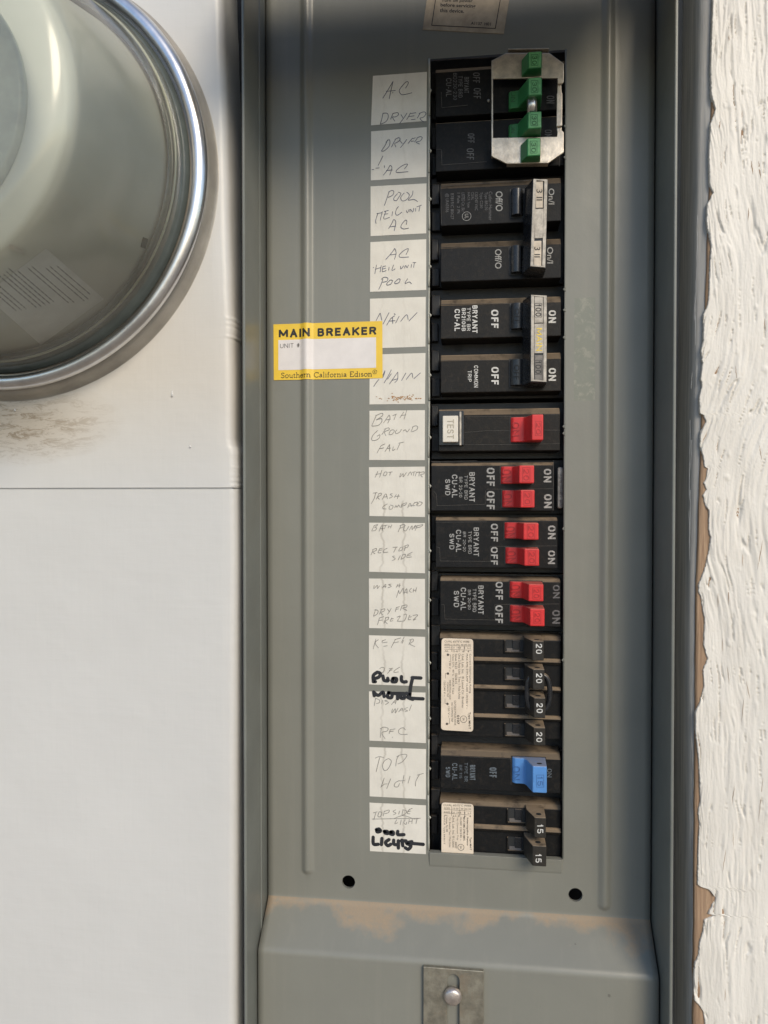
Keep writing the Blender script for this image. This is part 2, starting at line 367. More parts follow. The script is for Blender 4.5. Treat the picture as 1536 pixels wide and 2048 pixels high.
def sheet_material():
    m, t, b, L = new_mat('grey_green_enamel')
    tc = N(t, 'ShaderNodeTexCoord'); V = tc.outputs['Object']; sp = N(t, 'ShaderNodeSeparateXYZ'); L.new(V, sp.inputs[0])
    n = noise_node(t, 14, 6, .6, V)
    base = mix(t, ramp(t, n.outputs['Fac'], .3, .7), (.190, .192, .169, 1), (.216, .218, .191, 1))
    sp2 = noise_node(t, 260, 8, .75, V)
    base = mix(t, math_(t, 'MULTIPLY', ramp(t, sp2.outputs['Fac'], .62, .78), .35), base, (.30, .27, .21, 1))
    dk = noise_node(t, 190, 3, .5, V, dist=.3)
    base = mix(t, math_(t, 'MULTIPLY', ramp(t, dk.outputs['Fac'], .745, .77), .55), base, (.06, .06, .05, 1))
    # brown dust caked along the fold above the lower cover
    z = sp.outputs['Z']; x = sp.outputs['X']
    nd = noise_node(t, 34, 6, .62, V, stretch=(1, 1, .55))
    lim = math_(t, 'MULTIPLY_ADD', nd.outputs['Fac'], -.034, -.1732)       # lower limit of dust
    inz = math_(t, 'MULTIPLY', math_(t, 'LESS_THAN', z, -.1840), ramp(t, math_(t, 'SUBTRACT', z, lim), .0, .0022))
    nd2 = noise_node(t, 60, 6, .7, V); grn = noise_node(t, 900, 3, .8, V)
    inz = math_(t, 'MULTIPLY', inz, ramp(t, nd2.outputs['Fac'], .28, .42))
    base = mix(t, math_(t, 'MULTIPLY', inz, math_(t, 'MULTIPLY_ADD', grn.outputs['Fac'], .8, .22)), base, (.35, .255, .165, 1))
    ru = noise_node(t, 60, 5, .65, V, stretch=(3, 1, .12))
    base = mix(t, math_(t, 'MULTIPLY', ramp(t, ru.outputs['Fac'], .52, .75), .12), base, (.34, .32, .27, 1))
    sc_ = noise_node(t, 120, 9, .85, V, dist=1.5)
    base = mix(t, math_(t, 'MULTIPLY', ramp(t, sc_.outputs['Fac'], .60, .72), .18), base, (.10, .10, .085, 1))
    # old tape residue beside the breakers
    bx = math_(t, 'MULTIPLY', math_(t, 'LESS_THAN', math_(t, 'ABSOLUTE', math_(t, 'SUBTRACT', x, .0460)), .0045),
               math_(t, 'LESS_THAN', math_(t, 'ABSOLUTE', math_(t, 'SUBTRACT', z, .0660)), .0225))
    nr = noise_node(t, 210, 7, .7, V, dist=.5)
    base = mix(t, math_(t, 'MULTIPLY', bx, math_(t, 'MULTIPLY', ramp(t, nr.outputs['Fac'], .30, .40), .5)), base, (.175, .195, .155, 1))
    fx = math_(t, 'MULTIPLY', bx, ramp(t, nr.outputs['Fac'], .50, .60))
    base = mix(t, math_(t, 'MULTIPLY', fx, .38), base, (.36, .35, .29, 1))
    L.new(base, b.inputs['Base Color'])
    rn = noise_node(t, 40, 5, .6, V)
    r0 = math_(t, 'MULTIPLY_ADD', rn.outputs['Fac'], .14, .30)
    L.new(math_(t, 'ADD', r0, math_(t, 'MULTIPLY', inz, .4)), b.inputs['Roughness'])
    bn = noise_node(t, 700, 4, .6, V); bp = N(t, 'ShaderNodeBump'); bp.inputs['Strength'].default_value = .12; bp.inputs['Distance'].default_value = .0003
    bn2 = noise_node(t, 26, 3, .5, V); bp2 = N(t, 'ShaderNodeBump'); bp2.inputs['Strength'].default_value = .25; bp2.inputs['Distance'].default_value = .002
    L.new(bn2.outputs['Fac'], bp2.inputs['Height']); L.new(bp2.outputs[0], bp.inputs['Normal'])
    L.new(bn.outputs['Fac'], bp.inputs['Height']); L.new(bp.outputs[0], b.inputs['Normal'])
    return m
M['sheet'] = sheet_material()
M['rail'] = mat('grey_green_frame_enamel', (.17, .18, .165), .36, var=.12, vscale=30, bump=.15, grime=.25, grimecol=(.13, .12, .09))
M['scratch'] = mat('silvery_scratch', (.34, .36, .38), .4, var=.4, vscale=300)
M['recess'] = mat('weathered_grey_channel', (.24, .24, .235), .6, var=.15, vscale=30)
M['lit_edge'] = mat('lit_pale_sheet_edge', (.40, .40, .35), .4, var=.2)  # paler than the sheet: paints in the light the rolled edge catches
M['flange'] = mat('scuffed_blue_grey_flange', (.50, .49, .475), .6, spec=.3, var=.4, vscale=90, stretch=(6, 6, .25), bump=.3, col2=(.30, .31, .315))

def label_material():
    m, t, b, L = new_mat('water_marked_label_paper')
    tc = N(t, 'ShaderNodeTexCoord'); ge = N(t, 'ShaderNodeNewGeometry'); V = ge.outputs['Position']
    n = noise_node(t, 90, 6, .65, V)
    base = mix(t, ramp(t, n.outputs['Fac'], .3, .75), (.62, .595, .535, 1), (.72, .695, .63, 1))
    # two wandering water lines running down the whole column of labels
    sp = N(t, 'ShaderNodeSeparateXYZ'); L.new(V, sp.inputs[0])
    cb = N(t, 'ShaderNodeCombineXYZ'); L.new(sp.outputs['Z'], cb.inputs[2])
    w = noise_node(t, 75, 5, .6, cb.outputs[0]); pr = noise_node(t, 38, 3, .5, cb.outputs[0])
    tot = None
    for xc, sgn in ((-.0432, .010), (-.0335, -.009)):
        d = math_(t, 'ABSOLUTE', math_(t, 'SUBTRACT', math_(t, 'SUBTRACT', sp.outputs['X'], xc), math_(t, 'MULTIPLY', math_(t, 'SUBTRACT', w.outputs['Fac'], .5), sgn)))
        k = ramp(t, math_(t, 'MULTIPLY', d, 1000), .0, .75, (1, 1, 1, 1), (0, 0, 0, 1))
        tot = k if tot is None else math_(t, 'MAXIMUM', tot, k)
    tot = math_(t, 'MULTIPLY', tot, ramp(t, pr.outputs['Fac'], .3, .55))
    tot = math_(t, 'MULTIPLY', tot, ramp(t, math_(t, 'MULTIPLY', sp.outputs['Z'], -5), -.5, -.05, (.22, .22, .22, 1), (1, 1, 1, 1)))
    base = mix(t, math_(t, 'MULTIPLY', tot, .55), base, (.32, .29, .245, 1))
    L.new(base, b.inputs['Base Color']); b.inputs['Roughness'].default_value = .55
    bn = noise_node(t, 500, 4, .6, V, stretch=(2.5, 1, .6)); bp = N(t, 'ShaderNodeBump'); bp.inputs['Strength'].default_value = .35; bp.inputs['Distance'].default_value = .0002
    L.new(bn.outputs['Fac'], bp.inputs['Height']); L.new(bp.outputs[0], b.inputs['Normal'])
    return m
M['paper'] = label_material()

def box_paint(name, smudge):
    m, t, b, L = new_mat(name)
    ge = N(t, 'ShaderNodeNewGeometry'); V = ge.outputs['Position']; sp = N(t, 'ShaderNodeSeparateXYZ'); L.new(V, sp.inputs[0])
    n = noise_node(t, 11, 6, .6, V)
    base = mix(t, ramp(t, n.outputs['Fac'], .3, .75), (.565, .565, .555, 1), (.61, .61, .60, 1))
    if smudge:
        # handled dirt under the meter, in brushed horizontal streaks
        cx, cz = -.209, .034
        dx = math_(t, 'DIVIDE', math_(t, 'SUBTRACT', sp.outputs['X'], cx), .058)
        dz = math_(t, 'DIVIDE', math_(t, 'SUBTRACT', sp.outputs['Z'], cz), .020)
        r = math_(t, 'SQRT', math_(t, 'ADD', math_(t, 'MULTIPLY', dx, dx), math_(t, 'MULTIPLY', dz, dz)))
        region = ramp(t, r, .25, 1.0, (1, 1, 1, 1), (0, 0, 0, 1))
        base = mix(t, math_(t, 'MULTIPLY', region, .60), base, (.43, .34, .22, 1))
        s1 = noise_node(t, 230, 10, .85, V, stretch=(.4, 1, 1.6), dist=.8)
        base = mix(t, math_(t, 'MULTIPLY', math_(t, 'MULTIPLY', region, ramp(t, s1.outputs['Fac'], .50, .57)), .85), base, (.17, .115, .06, 1))
        warm = ramp(t, math_(t, 'DIVIDE', math_(t, 'ABSOLUTE', math_(t, 'SUBTRACT', sp.outputs['Z'], .055)), .05), .1, 1.0, (1, 1, 1, 1), (0, 0, 0, 1))
        base = mix(t, math_(t, 'MULTIPLY', warm, .30), base, (.60, .51, .385, 1))
    L.new(base, b.inputs['Base Color']); b.inputs['Roughness'].default_value = .42
    bn = noise_node(t, 130, 6, .62, V, stretch=(.25, 1, 2.2)); bp = N(t, 'ShaderNodeBump'); bp.inputs['Strength'].default_value = .15; bp.inputs['Distance'].default_value = .0006
    b5 = noise_node(t, 210, 5, .6, V, stretch=(2.0, 1, .2)); bz = N(t, 'ShaderNodeBump'); bz.inputs['Strength'].default_value = .14; bz.inputs['Distance'].default_value = .0005
    L.new(b5.outputs['Fac'], bz.inputs['Height'])
    b3 = noise_node(t, 38, 3, .5, V); bq = N(t, 'ShaderNodeBump'); bq.inputs['Strength'].default_value = .3; bq.inputs['Distance'].default_value = .002
    L.new(bz.outputs[0], bq.inputs['Normal'])
    L.new(b3.outputs['Fac'], bq.inputs['Height']); L.new(bq.outputs[0], bp.inputs['Normal'])
    L.new(bn.outputs['Fac'], bp.inputs['Height']); L.new(bp.outputs[0], b.inputs['Normal'])
    return m
M['box1'] = box_paint('brushed_white_box_paint_soiled', True)
M['box2'] = box_paint('brushed_white_box_paint', False)
M['trimpaint'] = mat('thick_cream_house_paint', (.72, .695, .645), .5, var=.08, vscale=60, bump=.6, bscale=520, stretch=(2.4, 1, .4), grime=.22, grimecol=(.52, .46, .38))
def wood_material():
    m, t, b, L = new_mat('bare_weathered_wood')
    n = noise_node(t, 300, 7, .7, stretch=(3, 3, .12), dist=.3)
    base = mix(t, ramp(t, n.outputs['Fac'], .3, .7), (.20, .125, .08, 1), (.46, .32, .21, 1))
    L.new(base, b.inputs['Base Color']); b.inputs['Roughness'].default_value = .85
    bp = N(t, 'ShaderNodeBump'); bp.inputs['Strength'].default_value = .7; bp.inputs['Distance'].default_value = .0006
    L.new(n.outputs['Fac'], bp.inputs['Height']); L.new(bp.outputs[0], b.inputs['Normal']); return m
M['wood'] = wood_material()
def glass_material():
    m, t, b, L = new_mat('meter_glass')
    t.nodes.remove(b); out = t.nodes['Material Output']
    gl = N(t, 'ShaderNodeBsdfGlossy'); gl.inputs['Roughness'].default_value = .16
    tr = N(t, 'ShaderNodeBsdfTransparent'); tr.inputs['Color'].default_value = (.93, .96, .94, 1)
    df = N(t, 'ShaderNodeBsdfDiffuse'); df.inputs['Color'].default_value = (.58, .57, .50, 1)
    mx0 = N(t, 'ShaderNodeMixShader'); dn = noise_node(t, 30, 6, .6)
    L.new(math_(t, 'MULTIPLY_ADD', ramp(t, dn.outputs['Fac'], .3, .8), .07, .15), mx0.inputs[0])
    L.new(tr.outputs[0], mx0.inputs[1]); L.new(df.outputs[0], mx0.inputs[2])
    fr = N(t, 'ShaderNodeFresnel'); fr.inputs['IOR'].default_value = 1.5
    mx = N(t, 'ShaderNodeMixShader'); L.new(fr.outputs[0], mx.inputs[0])
    L.new(mx0.outputs[0], mx.inputs[1]); L.new(gl.outputs[0], mx.inputs[2]); L.new(mx.outputs[0], out.inputs[0])
    return m
M['glass'] = glass_material()

# ------------------------------------------------------------------ the setting
g = MB(); g.add([(-60000, 100000, -1400), (60000, 100000, -1400), (60000, -60000, -1400), (-60000, -60000, -1400)], [(0, 1, 2, 3)])
o = g.build('ground', M['dirt'], fix=False, origin=(0, 0, -1400)); o['kind'] = 'structure'
g = MB(); g.box(-3000, 3000, -1400, 1600, -160, -60)
o = g.build('house_wall', M['house'], origin=(0, -160, -1400)); o['kind'] = 'structure'

# ------------------------------------------------------------------ the grey service panel
OX0, OX1, OZ0, OZ1 = -21.9, 37.3, P(990, 1710, 0)[1], 196.6      # opening for the breakers
SX0, SX1 = -96.8, 75.0
panel = thing('electrical_panel', (-11, -50, -260), 'grey green metal breaker panel with tall opening and slotted latch plate at its foot', 'breaker panel')
RIBS = [(P(614, 900)[0], -173.5, 260), (P(1213, 900)[0], -181.5, 260)]
def rib_h(x, z):
    for xc, z0, z1 in RIBS:
        d = abs(x - xc)
        if z < z0 + 3: d = math.hypot(d, max(0, z0 + 3 - z))
        if d < 3.2: return 1.5 * (0.5 + 0.5 * math.cos(math.pi * d / 3.2)) ** 0.8
    return 0.0
def fillet(pts, r, n=6):
    out = [pts[0]]
    for i in range(1, len(pts) - 1):
        a, b, c = Vector(pts[i - 1]), Vector(pts[i]), Vector(pts[i + 1])
        u = (a - b).normalized(); w = (c - b).normalized()
        p0, p1 = b + u * r, b + w * r
        for k in range(n + 1):
            t = k / n; q = p0 * (1 - t) ** 2 + b * 2 * t * (1 - t) + p1 * t * t; out.append(tuple(q))
    out.append(pts[-1]); return out
HOLES = [(P(697, 1764), 3.05), (P(1151, 1790), 3.05)]
xs = {SX0, OX0, OX1, SX1}
for xc, _, _ in RIBS:
    for k in range(-8, 9): xs.add(xc + 3.3 * k / 8)
for (hx, hz), r in HOLES: xs |= {hx - 5, hx + 5}
for k in range(60): xs.add(SX0 + (SX1 - SX0) * k / 60)
xs = sorted(xs); X_ = [xs[0]]
for x in xs[1:]:
    if x - X_[-1] > .05 or x in (OX0, OX1, SX1): X_.append(x)
prof = fillet([(-182.0, 0.0), (-185.0, 0.0), (-199.6, 17.0), (-300, 17.0)], 2.2)
zs = {OZ0, OZ1, 260.0, -182.0}
for k in range(80): zs.add(-182 + 442 * k / 80)
for _, z0, _ in RIBS:
    for k in range(9): zs.add(z0 + 3.5 * k / 8)
for (hx, hz), r in HOLES: zs |= {hz - 5, hz + 5}
rows = [(z, 0.0) for z in sorted(zs, reverse=True)] + [(z, h) for z, h in prof[1:]]
sh = MB(); nX = len(X_) + 2
vv = []
for z, h in rows:
    line = [(SX0, h - 9, z)] + [(x, h + rib_h(x, z), z) for x in X_] + [(SX1, h - 9, z)]
    vv += line
ff = []
for j in range(len(rows) - 1):
    for i in range(nX - 1):
        if 0 < i < nX - 2:
            xm = (X_[i - 1] + X_[i]) / 2; zm = (rows[j][0] + rows[j + 1][0]) / 2
            if OX0 < xm < OX1 and OZ0 < zm < OZ1: continue
            if any(abs(xm - hx) < 5 and abs(zm - hz) < 5 for (hx, hz), r in HOLES): continue
        ff.append((j * nX + i, (j + 1) * nX + i, (j + 1) * nX + i + 1, j * nX + i + 1))
sh.add(vv, ff, True)
sheet = sh.build('cover_plate', M['sheet'], panel, fix=False, origin=(0, 0, 0))
sheet.location = tuple(-c for c in (ORG[panel.name][0] * S, -ORG[panel.name][1] * S, ORG[panel.name][2] * S))
hm = MB()
for (hx, hz), r in HOLES:
    hm = MB(); n = 32; sq = []; ci = []
    for k in range(n):
        a = 2 * math.pi * k / n; c_, s_ = math.cos(a), math.sin(a); q = 5 / max(abs(c_), abs(s_))
        sq.append((hx + q * c_, 0, hz + q * s_)); ci.append((hx + r * c_, -.05, hz + r * s_))
    lo = [(x, -1.6, z) for x, h, z in ci]
    hm.add(sq + ci + lo, [(k, (k + 1) % n, n + (k + 1) % n, n + k) for k in range(n)] + [(n + k, n + (k + 1) % n, 2 * n + (k + 1) % n, 2 * n + k) for k in range(n)])
    hs = hm.build('screw_hole_rim', M['sheet'], panel, fix=False, origin=(0, 0, 0)); hs.location = sheet.location

# inside of the can: dark back and sides
g = MB(); g.box(-104, 83, -300, 262, -50, -44); g.build('back_box', M['dark'], panel)
# rolled edge of the opening, broken where twist-outs were snapped off
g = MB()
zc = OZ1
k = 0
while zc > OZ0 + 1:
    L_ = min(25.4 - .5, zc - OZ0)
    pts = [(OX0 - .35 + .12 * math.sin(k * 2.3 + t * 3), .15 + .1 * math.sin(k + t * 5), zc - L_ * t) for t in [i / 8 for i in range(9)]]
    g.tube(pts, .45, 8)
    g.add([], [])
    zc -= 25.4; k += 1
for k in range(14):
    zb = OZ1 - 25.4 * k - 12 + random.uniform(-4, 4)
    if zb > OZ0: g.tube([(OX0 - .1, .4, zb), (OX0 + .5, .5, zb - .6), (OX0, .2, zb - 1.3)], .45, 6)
g.build('rolled_opening_edge', M['lit_edge'], panel)
g = MB()
for z_ in (164, 150.5, 93, 84, 72, 33, 30, -12, -70):
    g.tube([(OX1 + .3, .1, z_), (OX1 - .5, .5, z_ - .7), (OX1 + .3, .1, z_ - 1.6)], .35, 6)
g.tube([(OX1 + .15, .05, OZ1), (OX1 + .2, .05, 40), (OX1 + .1, .05, OZ0)], .35, 6)
g.build('burred_opening_edge', M['rail'], panel)
x0, x1, z0, z1 = rect(853.5, 1122, 1704, 1741, .5)
g = MB(); g.extx([(z0, 0.03), (z0 + 1, .35), (OZ0 - .1, 1.1), (OZ0 + .0, -2), (z0, -2)], OX0 + .1, OX1 - .2)
o = g.build('filler_strip', M['sheet'], panel, bevel=.2)
for k in range(28):
    zt_ = OZ1 - .8 - k * 12.7
    if zt_ - 9.5 > OZ0:
        g = MB(); g.box(OX0 + .2, OX0 + 3.3 + .5 * (k % 3), zt_ - 9.4 + (k % 2), zt_, -13, -9.4 - .8 * (k % 2)); g.build('bus_stab_cover', M['deep'], panel, bevel=.4)
# side walls of the can
def xat(px, h): return P(px, 1000, h)[0]
ZT, ZB = 262, -300
WH = 31.0                                  # the side walls of the can stand this far in front of the recessed cover
XL, XR = xat(531.5, 0), xat(1308.5, 0)
lr = [(XL - 1.3, -30), (XL - 1.3, WH - .3), (XL - 1.0, WH), (XL - .3, WH), (XL, WH - .4), (XL, 9.6), (XL + .45, 9.0), (XL, 8.2), (XL, -30)]
g = MB(); g.extz(lr, ZB, ZT); g.build('left_side_wall', M['rail'], panel, bevel=.2, angle=25)
rr = [(XR, -30), (XR, WH - .5), (XR + .2, WH - .1), (XR + .5, WH), (XR + 1.1, WH), (XR + 1.4, WH - .5), (XR + 1.4, -30)]
g = MB(); g.extz(rr, ZB, ZT); g.build('right_side_wall', M['rail'], panel, bevel=.2, angle=25)
g = MB(); g.box(XR + 1.5, xat(1398, 2), ZB, ZT, -9, -7); g.build('recessed_flange', M['recess'], panel)
fl = []
g = MB()
fz = [262, 150, 60, 0, -70, -150, -300]; fxp = [1386, 1383, 1379, 1375, 1372, 1377, 1380]; fxr = [1430, 1424, 1412, 1405, 1402, 1404, 1404]
v = []
for i, z_ in enumerate(fz):
    xa = xat(fxp[i], 12); xb = xat(fxr[i], 15)
    v += [(xa - .3, -8, z_), (xa, 9, z_), (xa + .8, 12.6, z_), (xa + 2.0, 14.6, z_), (xb + 2, 15.7, z_)]
g.add(v, [(i * 5 + k, (i + 1) * 5 + k, (i + 1) * 5 + k + 1, i * 5 + k + 1) for i in range(len(fz) - 1) for k in range(4)], True)
g.build('scuffed_outer_flange', M['flange'], panel)
g = MB(); rs = random.Random(3)
for (xa, ya, yb) in ((1394, 728, 770), (1398, 732, 760), (1384, 745, 778), (1380, 840, 1000), (1383, 880, 940), (1381, 980, 1070), (1378, 1020, 1120), (1395, 430, 560), (1392, 560, 690), (1390, 590, 640), (1382, 1370, 1500), (1385, 1480, 1600)):
    pts = []
    for k in range(9):
        t = k / 8; pts.append(P(xa + rs.uniform(-.6, .6) - 4 * t * (1 if yb < 1100 else -1) * .4, ya + (yb - ya) * t, 15))
    ribbon(g, pts, .14, 15.1, cap=False, taper=True)
o = g.build('bare_metal_scratch', M['scratch'], panel); o['kind'] = 'stuff'
# latch plate and screw
LP = Crop(830, 1900, 9.6); hl = 19.2
A = [P(*LP.p(x, y), hl) for x, y in ((160, 322), (1320, 412))]
sx0, sx1 = P(*LP.p(615, 900), hl)[0], P(*LP.p(852, 900), hl)[0]
st = P(*LP.p(735, 470), hl)[1]; sr = (sx1 - sx0) / 2; sxc = (sx0 + sx1) / 2
poly = [(A[0][0], -262), (A[0][0], A[0][1]), (A[1][0], A[1][1])]
poly += [(A[1][0], -262), (sx1, -262)] + [(sxc + sr * math.cos(math.pi * k / 14), st - sr + sr * math.sin(math.pi * k / 14)) for k in range(15)] + [(sx0, -262)]
g = MB(); g.prism(poly, 17.6, hl); g.build('latch_plate', M['zinc'], panel, bevel=.25)
scx, scz = P(*LP.p(722, 945), 23)
g = MB(); g.lathe(scx, scz, [(1.8, 17.2), (1.8, 20), (3.75, 20.2), (3.8, 21.3), (3.3, 22.3), (2.6, 22.75), (0.001, 22.9)], 40)
g.build('latch_screw', M['screw'], panel)
# the unseen door, swung up; length and droop shaped to shade the panel top
g = MB(); g.extx([(238, 28), (241, 28), (206, 84), (202, 85), (195, 80), (202, 77)], -92, 77)
g.build('raised_door', M['rail'], panel)

# ------------------------------------------------------------------ stickers on the cover
def drape(p): return (p[0], p[1] + rib_h(p[0], p[2]), p[2])
def quadgrid(mb, q, h, nx=40, nz=4):
    Q = [P(x, y, 0) for x, y in q]   # TL TR BR BL
    v = []
    for j in range(nz + 1):
        for i in range(nx + 1):
            u, w = i / nx, j / nz
            v.append(tuple((Q[0][d] * (1 - u) + Q[1][d] * u) * (1 - w) + (Q[3][d] * (1 - u) + Q[2][d] * u) * w for d in (0, 1)))
    mb.add([(x, h, z) for x, z in v], [(j * (nx + 1) + i, (j + 1) * (nx + 1) + i, (j + 1) * (nx + 1) + i + 1, j * (nx + 1) + i + 1) for j in range(nz) for i in range(nx)], True)
ys = thing('main_breaker_sticker', P(656, 700)[:1] + (0,) + P(656, 700)[1:], 'yellow bordered sticker reading MAIN BREAKER above a blank white unit field', 'sticker')
K8 = Crop(440, 500, 3.657)
g = MB(); quadgrid(g, [K8.p(392, 545), K8.p(1188, 520), K8.p(1190, 938), K8.p(395, 953)], .30, 90)
g.build('yellow_border', M['yellow'], ys, warp=drape, fix=False)
g = MB(); quadgrid(g, [K8.p(428, 660), K8.p(1142, 640), K8.p(1142, 862), K8.p(428, 880)], .36, 90)
g.build('white_field', M['whitefield'], ys, warp=drape, fix=False)
def q4(c, a, b, d, e): return [c.p(*a), c.p(*b), c.p(*d), c.p(*e)]
SUBDIV = True
g = MB(); block_text(g, 'MAIN BREAKER', q4(K8, (430, 642), (1142, 618), (1142, 560), (430, 580)), .42, .235, 0, .22)
block_text(g, 'UNIT #', q4(K8, (440, 718), (582, 712), (582, 680), (440, 686)), .42, .10)
SUBDIV = False
g.build('heading_lettering', M['ink'], ys, warp=drape, fix=False)
# the company line, drawn with serifs
SER = {  # strokes on a 0..1 box: (points, weight)
 'S': ('.8,.8 .6,.97 .3,.95 .2,.78 .3,.6 .7,.42 .82,.22 .68,.04 .4,.0 .15,.15|.8,.8 .8,.97|.15,.0 .15,.2', .62), 'C': ('.88,.75 .7,.95 .4,.95 .15,.7 .12,.35 .35,.05 .65,.0 .9,.2|.88,.72 .88,.97', .8),
 'E': ('.2,.0 .2,.97|.1,.97 .8,.97 .8,.78|.2,.52 .6,.52|.1,.0 .85,.0 .88,.22', .72), 'o': ('.5,.62 .2,.5 .12,.3 .25,.05 .5,.0 .75,.1 .88,.32 .75,.55 .5,.62', .6),
 'u': ('.08,.6 .25,.6 .25,.15 .45,.0 .7,.1 .78,.2|.78,.6 .78,.0 .92,.0', .62), 't': ('.4,.8 .4,.12 .6,.0 .85,.1|.1,.6 .8,.6', .4), 'h': ('.08,.97 .22,.97 .22,.0|.05,.0 .4,.0|.22,.45 .5,.62 .75,.5 .78,.0|.62,.0 .95,.0', .64),
 'e': ('.15,.35 .85,.35 .8,.52 .5,.62 .2,.5 .12,.3 .25,.05 .55,.0 .85,.15', .55), 'r': ('.1,.6 .35,.6 .35,.0|.1,.0 .6,.0|.35,.42 .6,.6 .85,.56', .45), 'n': ('.05,.6 .22,.6 .22,.0|.05,.0 .4,.0|.22,.45 .5,.62 .75,.5 .78,.0|.62,.0 .95,.0', .64),
 'a': ('.2,.5 .45,.62 .7,.52 .72,.08 .92,.03|.72,.36 .3,.28 .15,.12 .35,.0 .72,.14', .55), 'l': ('.3,.97 .5,.97 .5,.0|.25,.0 .75,.0', .32), 'i': ('.3,.6 .5,.6 .5,.0|.25,.0 .75,.0|.47,.86 .53,.86', .32),
 'f': ('.85,.9 .65,.97 .45,.85 .42,.0|.15,.0 .7,.0|.15,.6 .75,.6', .4), 'd': ('.6,.97 .75,.97 .75,.0 .92,.0|.75,.45 .5,.62 .2,.5 .12,.28 .3,.02 .55,.02 .75,.16', .62), 's': ('.75,.5 .45,.62 .22,.5 .35,.35 .7,.25 .78,.1 .5,.0 .18,.1', .48)}
g = MB(); line = 'Southern California Edison'
tw = sum(.38 if c == ' ' else SER[c][1] for c in line); cx = 0
for c in line:
    if c == ' ': cx += .38; continue
    for kx, s_ in enumerate(SER[c][0].split('|')):
        pts = []
        for t_ in s_.split():
            u, w_ = map(float, t_.split(',')); uu = (cx + u * SER[c][1]) / tw
            pts.append(P(*K8.p(446 + uu * 668, 936 - uu * 12 - w_ * 36), 0))
        ribbon(g, spline(pts, 4), .26, .42 + .002 * kx, cap=False)
    cx += SER[c][1]
rc = P(*K8.p(1133, 892), 0); pts = [(rc[0] + .95 * math.cos(a * .5236), rc[1] + .95 * math.sin(a * .5236)) for a in range(13)]; ribbon(g, pts, .16, .42, cap=False)
put_text(g, 'R', q4(K8, (1127, 899), (1139, 899), (1139, 885), (1127, 885)), .42)
g.build('company_lettering', M['ink'], ys, warp=drape, fix=False)

WK = Crop(820, 0, 7.314)
ws = thing('warning_sticker', P(925, 20)[:1] + (0,) + P(925, 20)[1:], 'brown stained paper warning sticker cut by the top edge, above the opening', 'sticker')
g = MB(); Q = [P(*WK.p(x, y)) for x, y in ((345, -700), (1555, -640), (1370, 497), (985, 480), (560, 455), (185, 436))]; g.prism(Q, 0.02, .22)
g.build('paper', M['warnpaper'], ws)
g = MB()
for a, b in (((470, -640), (318, 375)), ((318, 375), (570, 388)), ((570, 388), (1248, 422)), ((1248, 422), (1425, -600))): ribbon(g, [P(*WK.p(*a)), P(*WK.p(*b))], .34, .27)
put_text(g, 'Turn off power', q4(WK, (457, 38), (915, 46), (920, -12), (462, -22)), .27, .02)
put_text(g, 'before servicing', q4(WK, (445, 110), (955, 130), (962, 62), (448, 42)), .27, .02)
put_text(g, 'this device.', q4(WK, (435, 178), (790, 190), (793, 135), (438, 120)), .27, .02)
put_text(g, 'A1137  H01', q4(WK, (890, 362), (1178, 376), (1180, 330), (893, 316)), .27, .015)
g.build('printing', M['ink'], ws, fix=False)

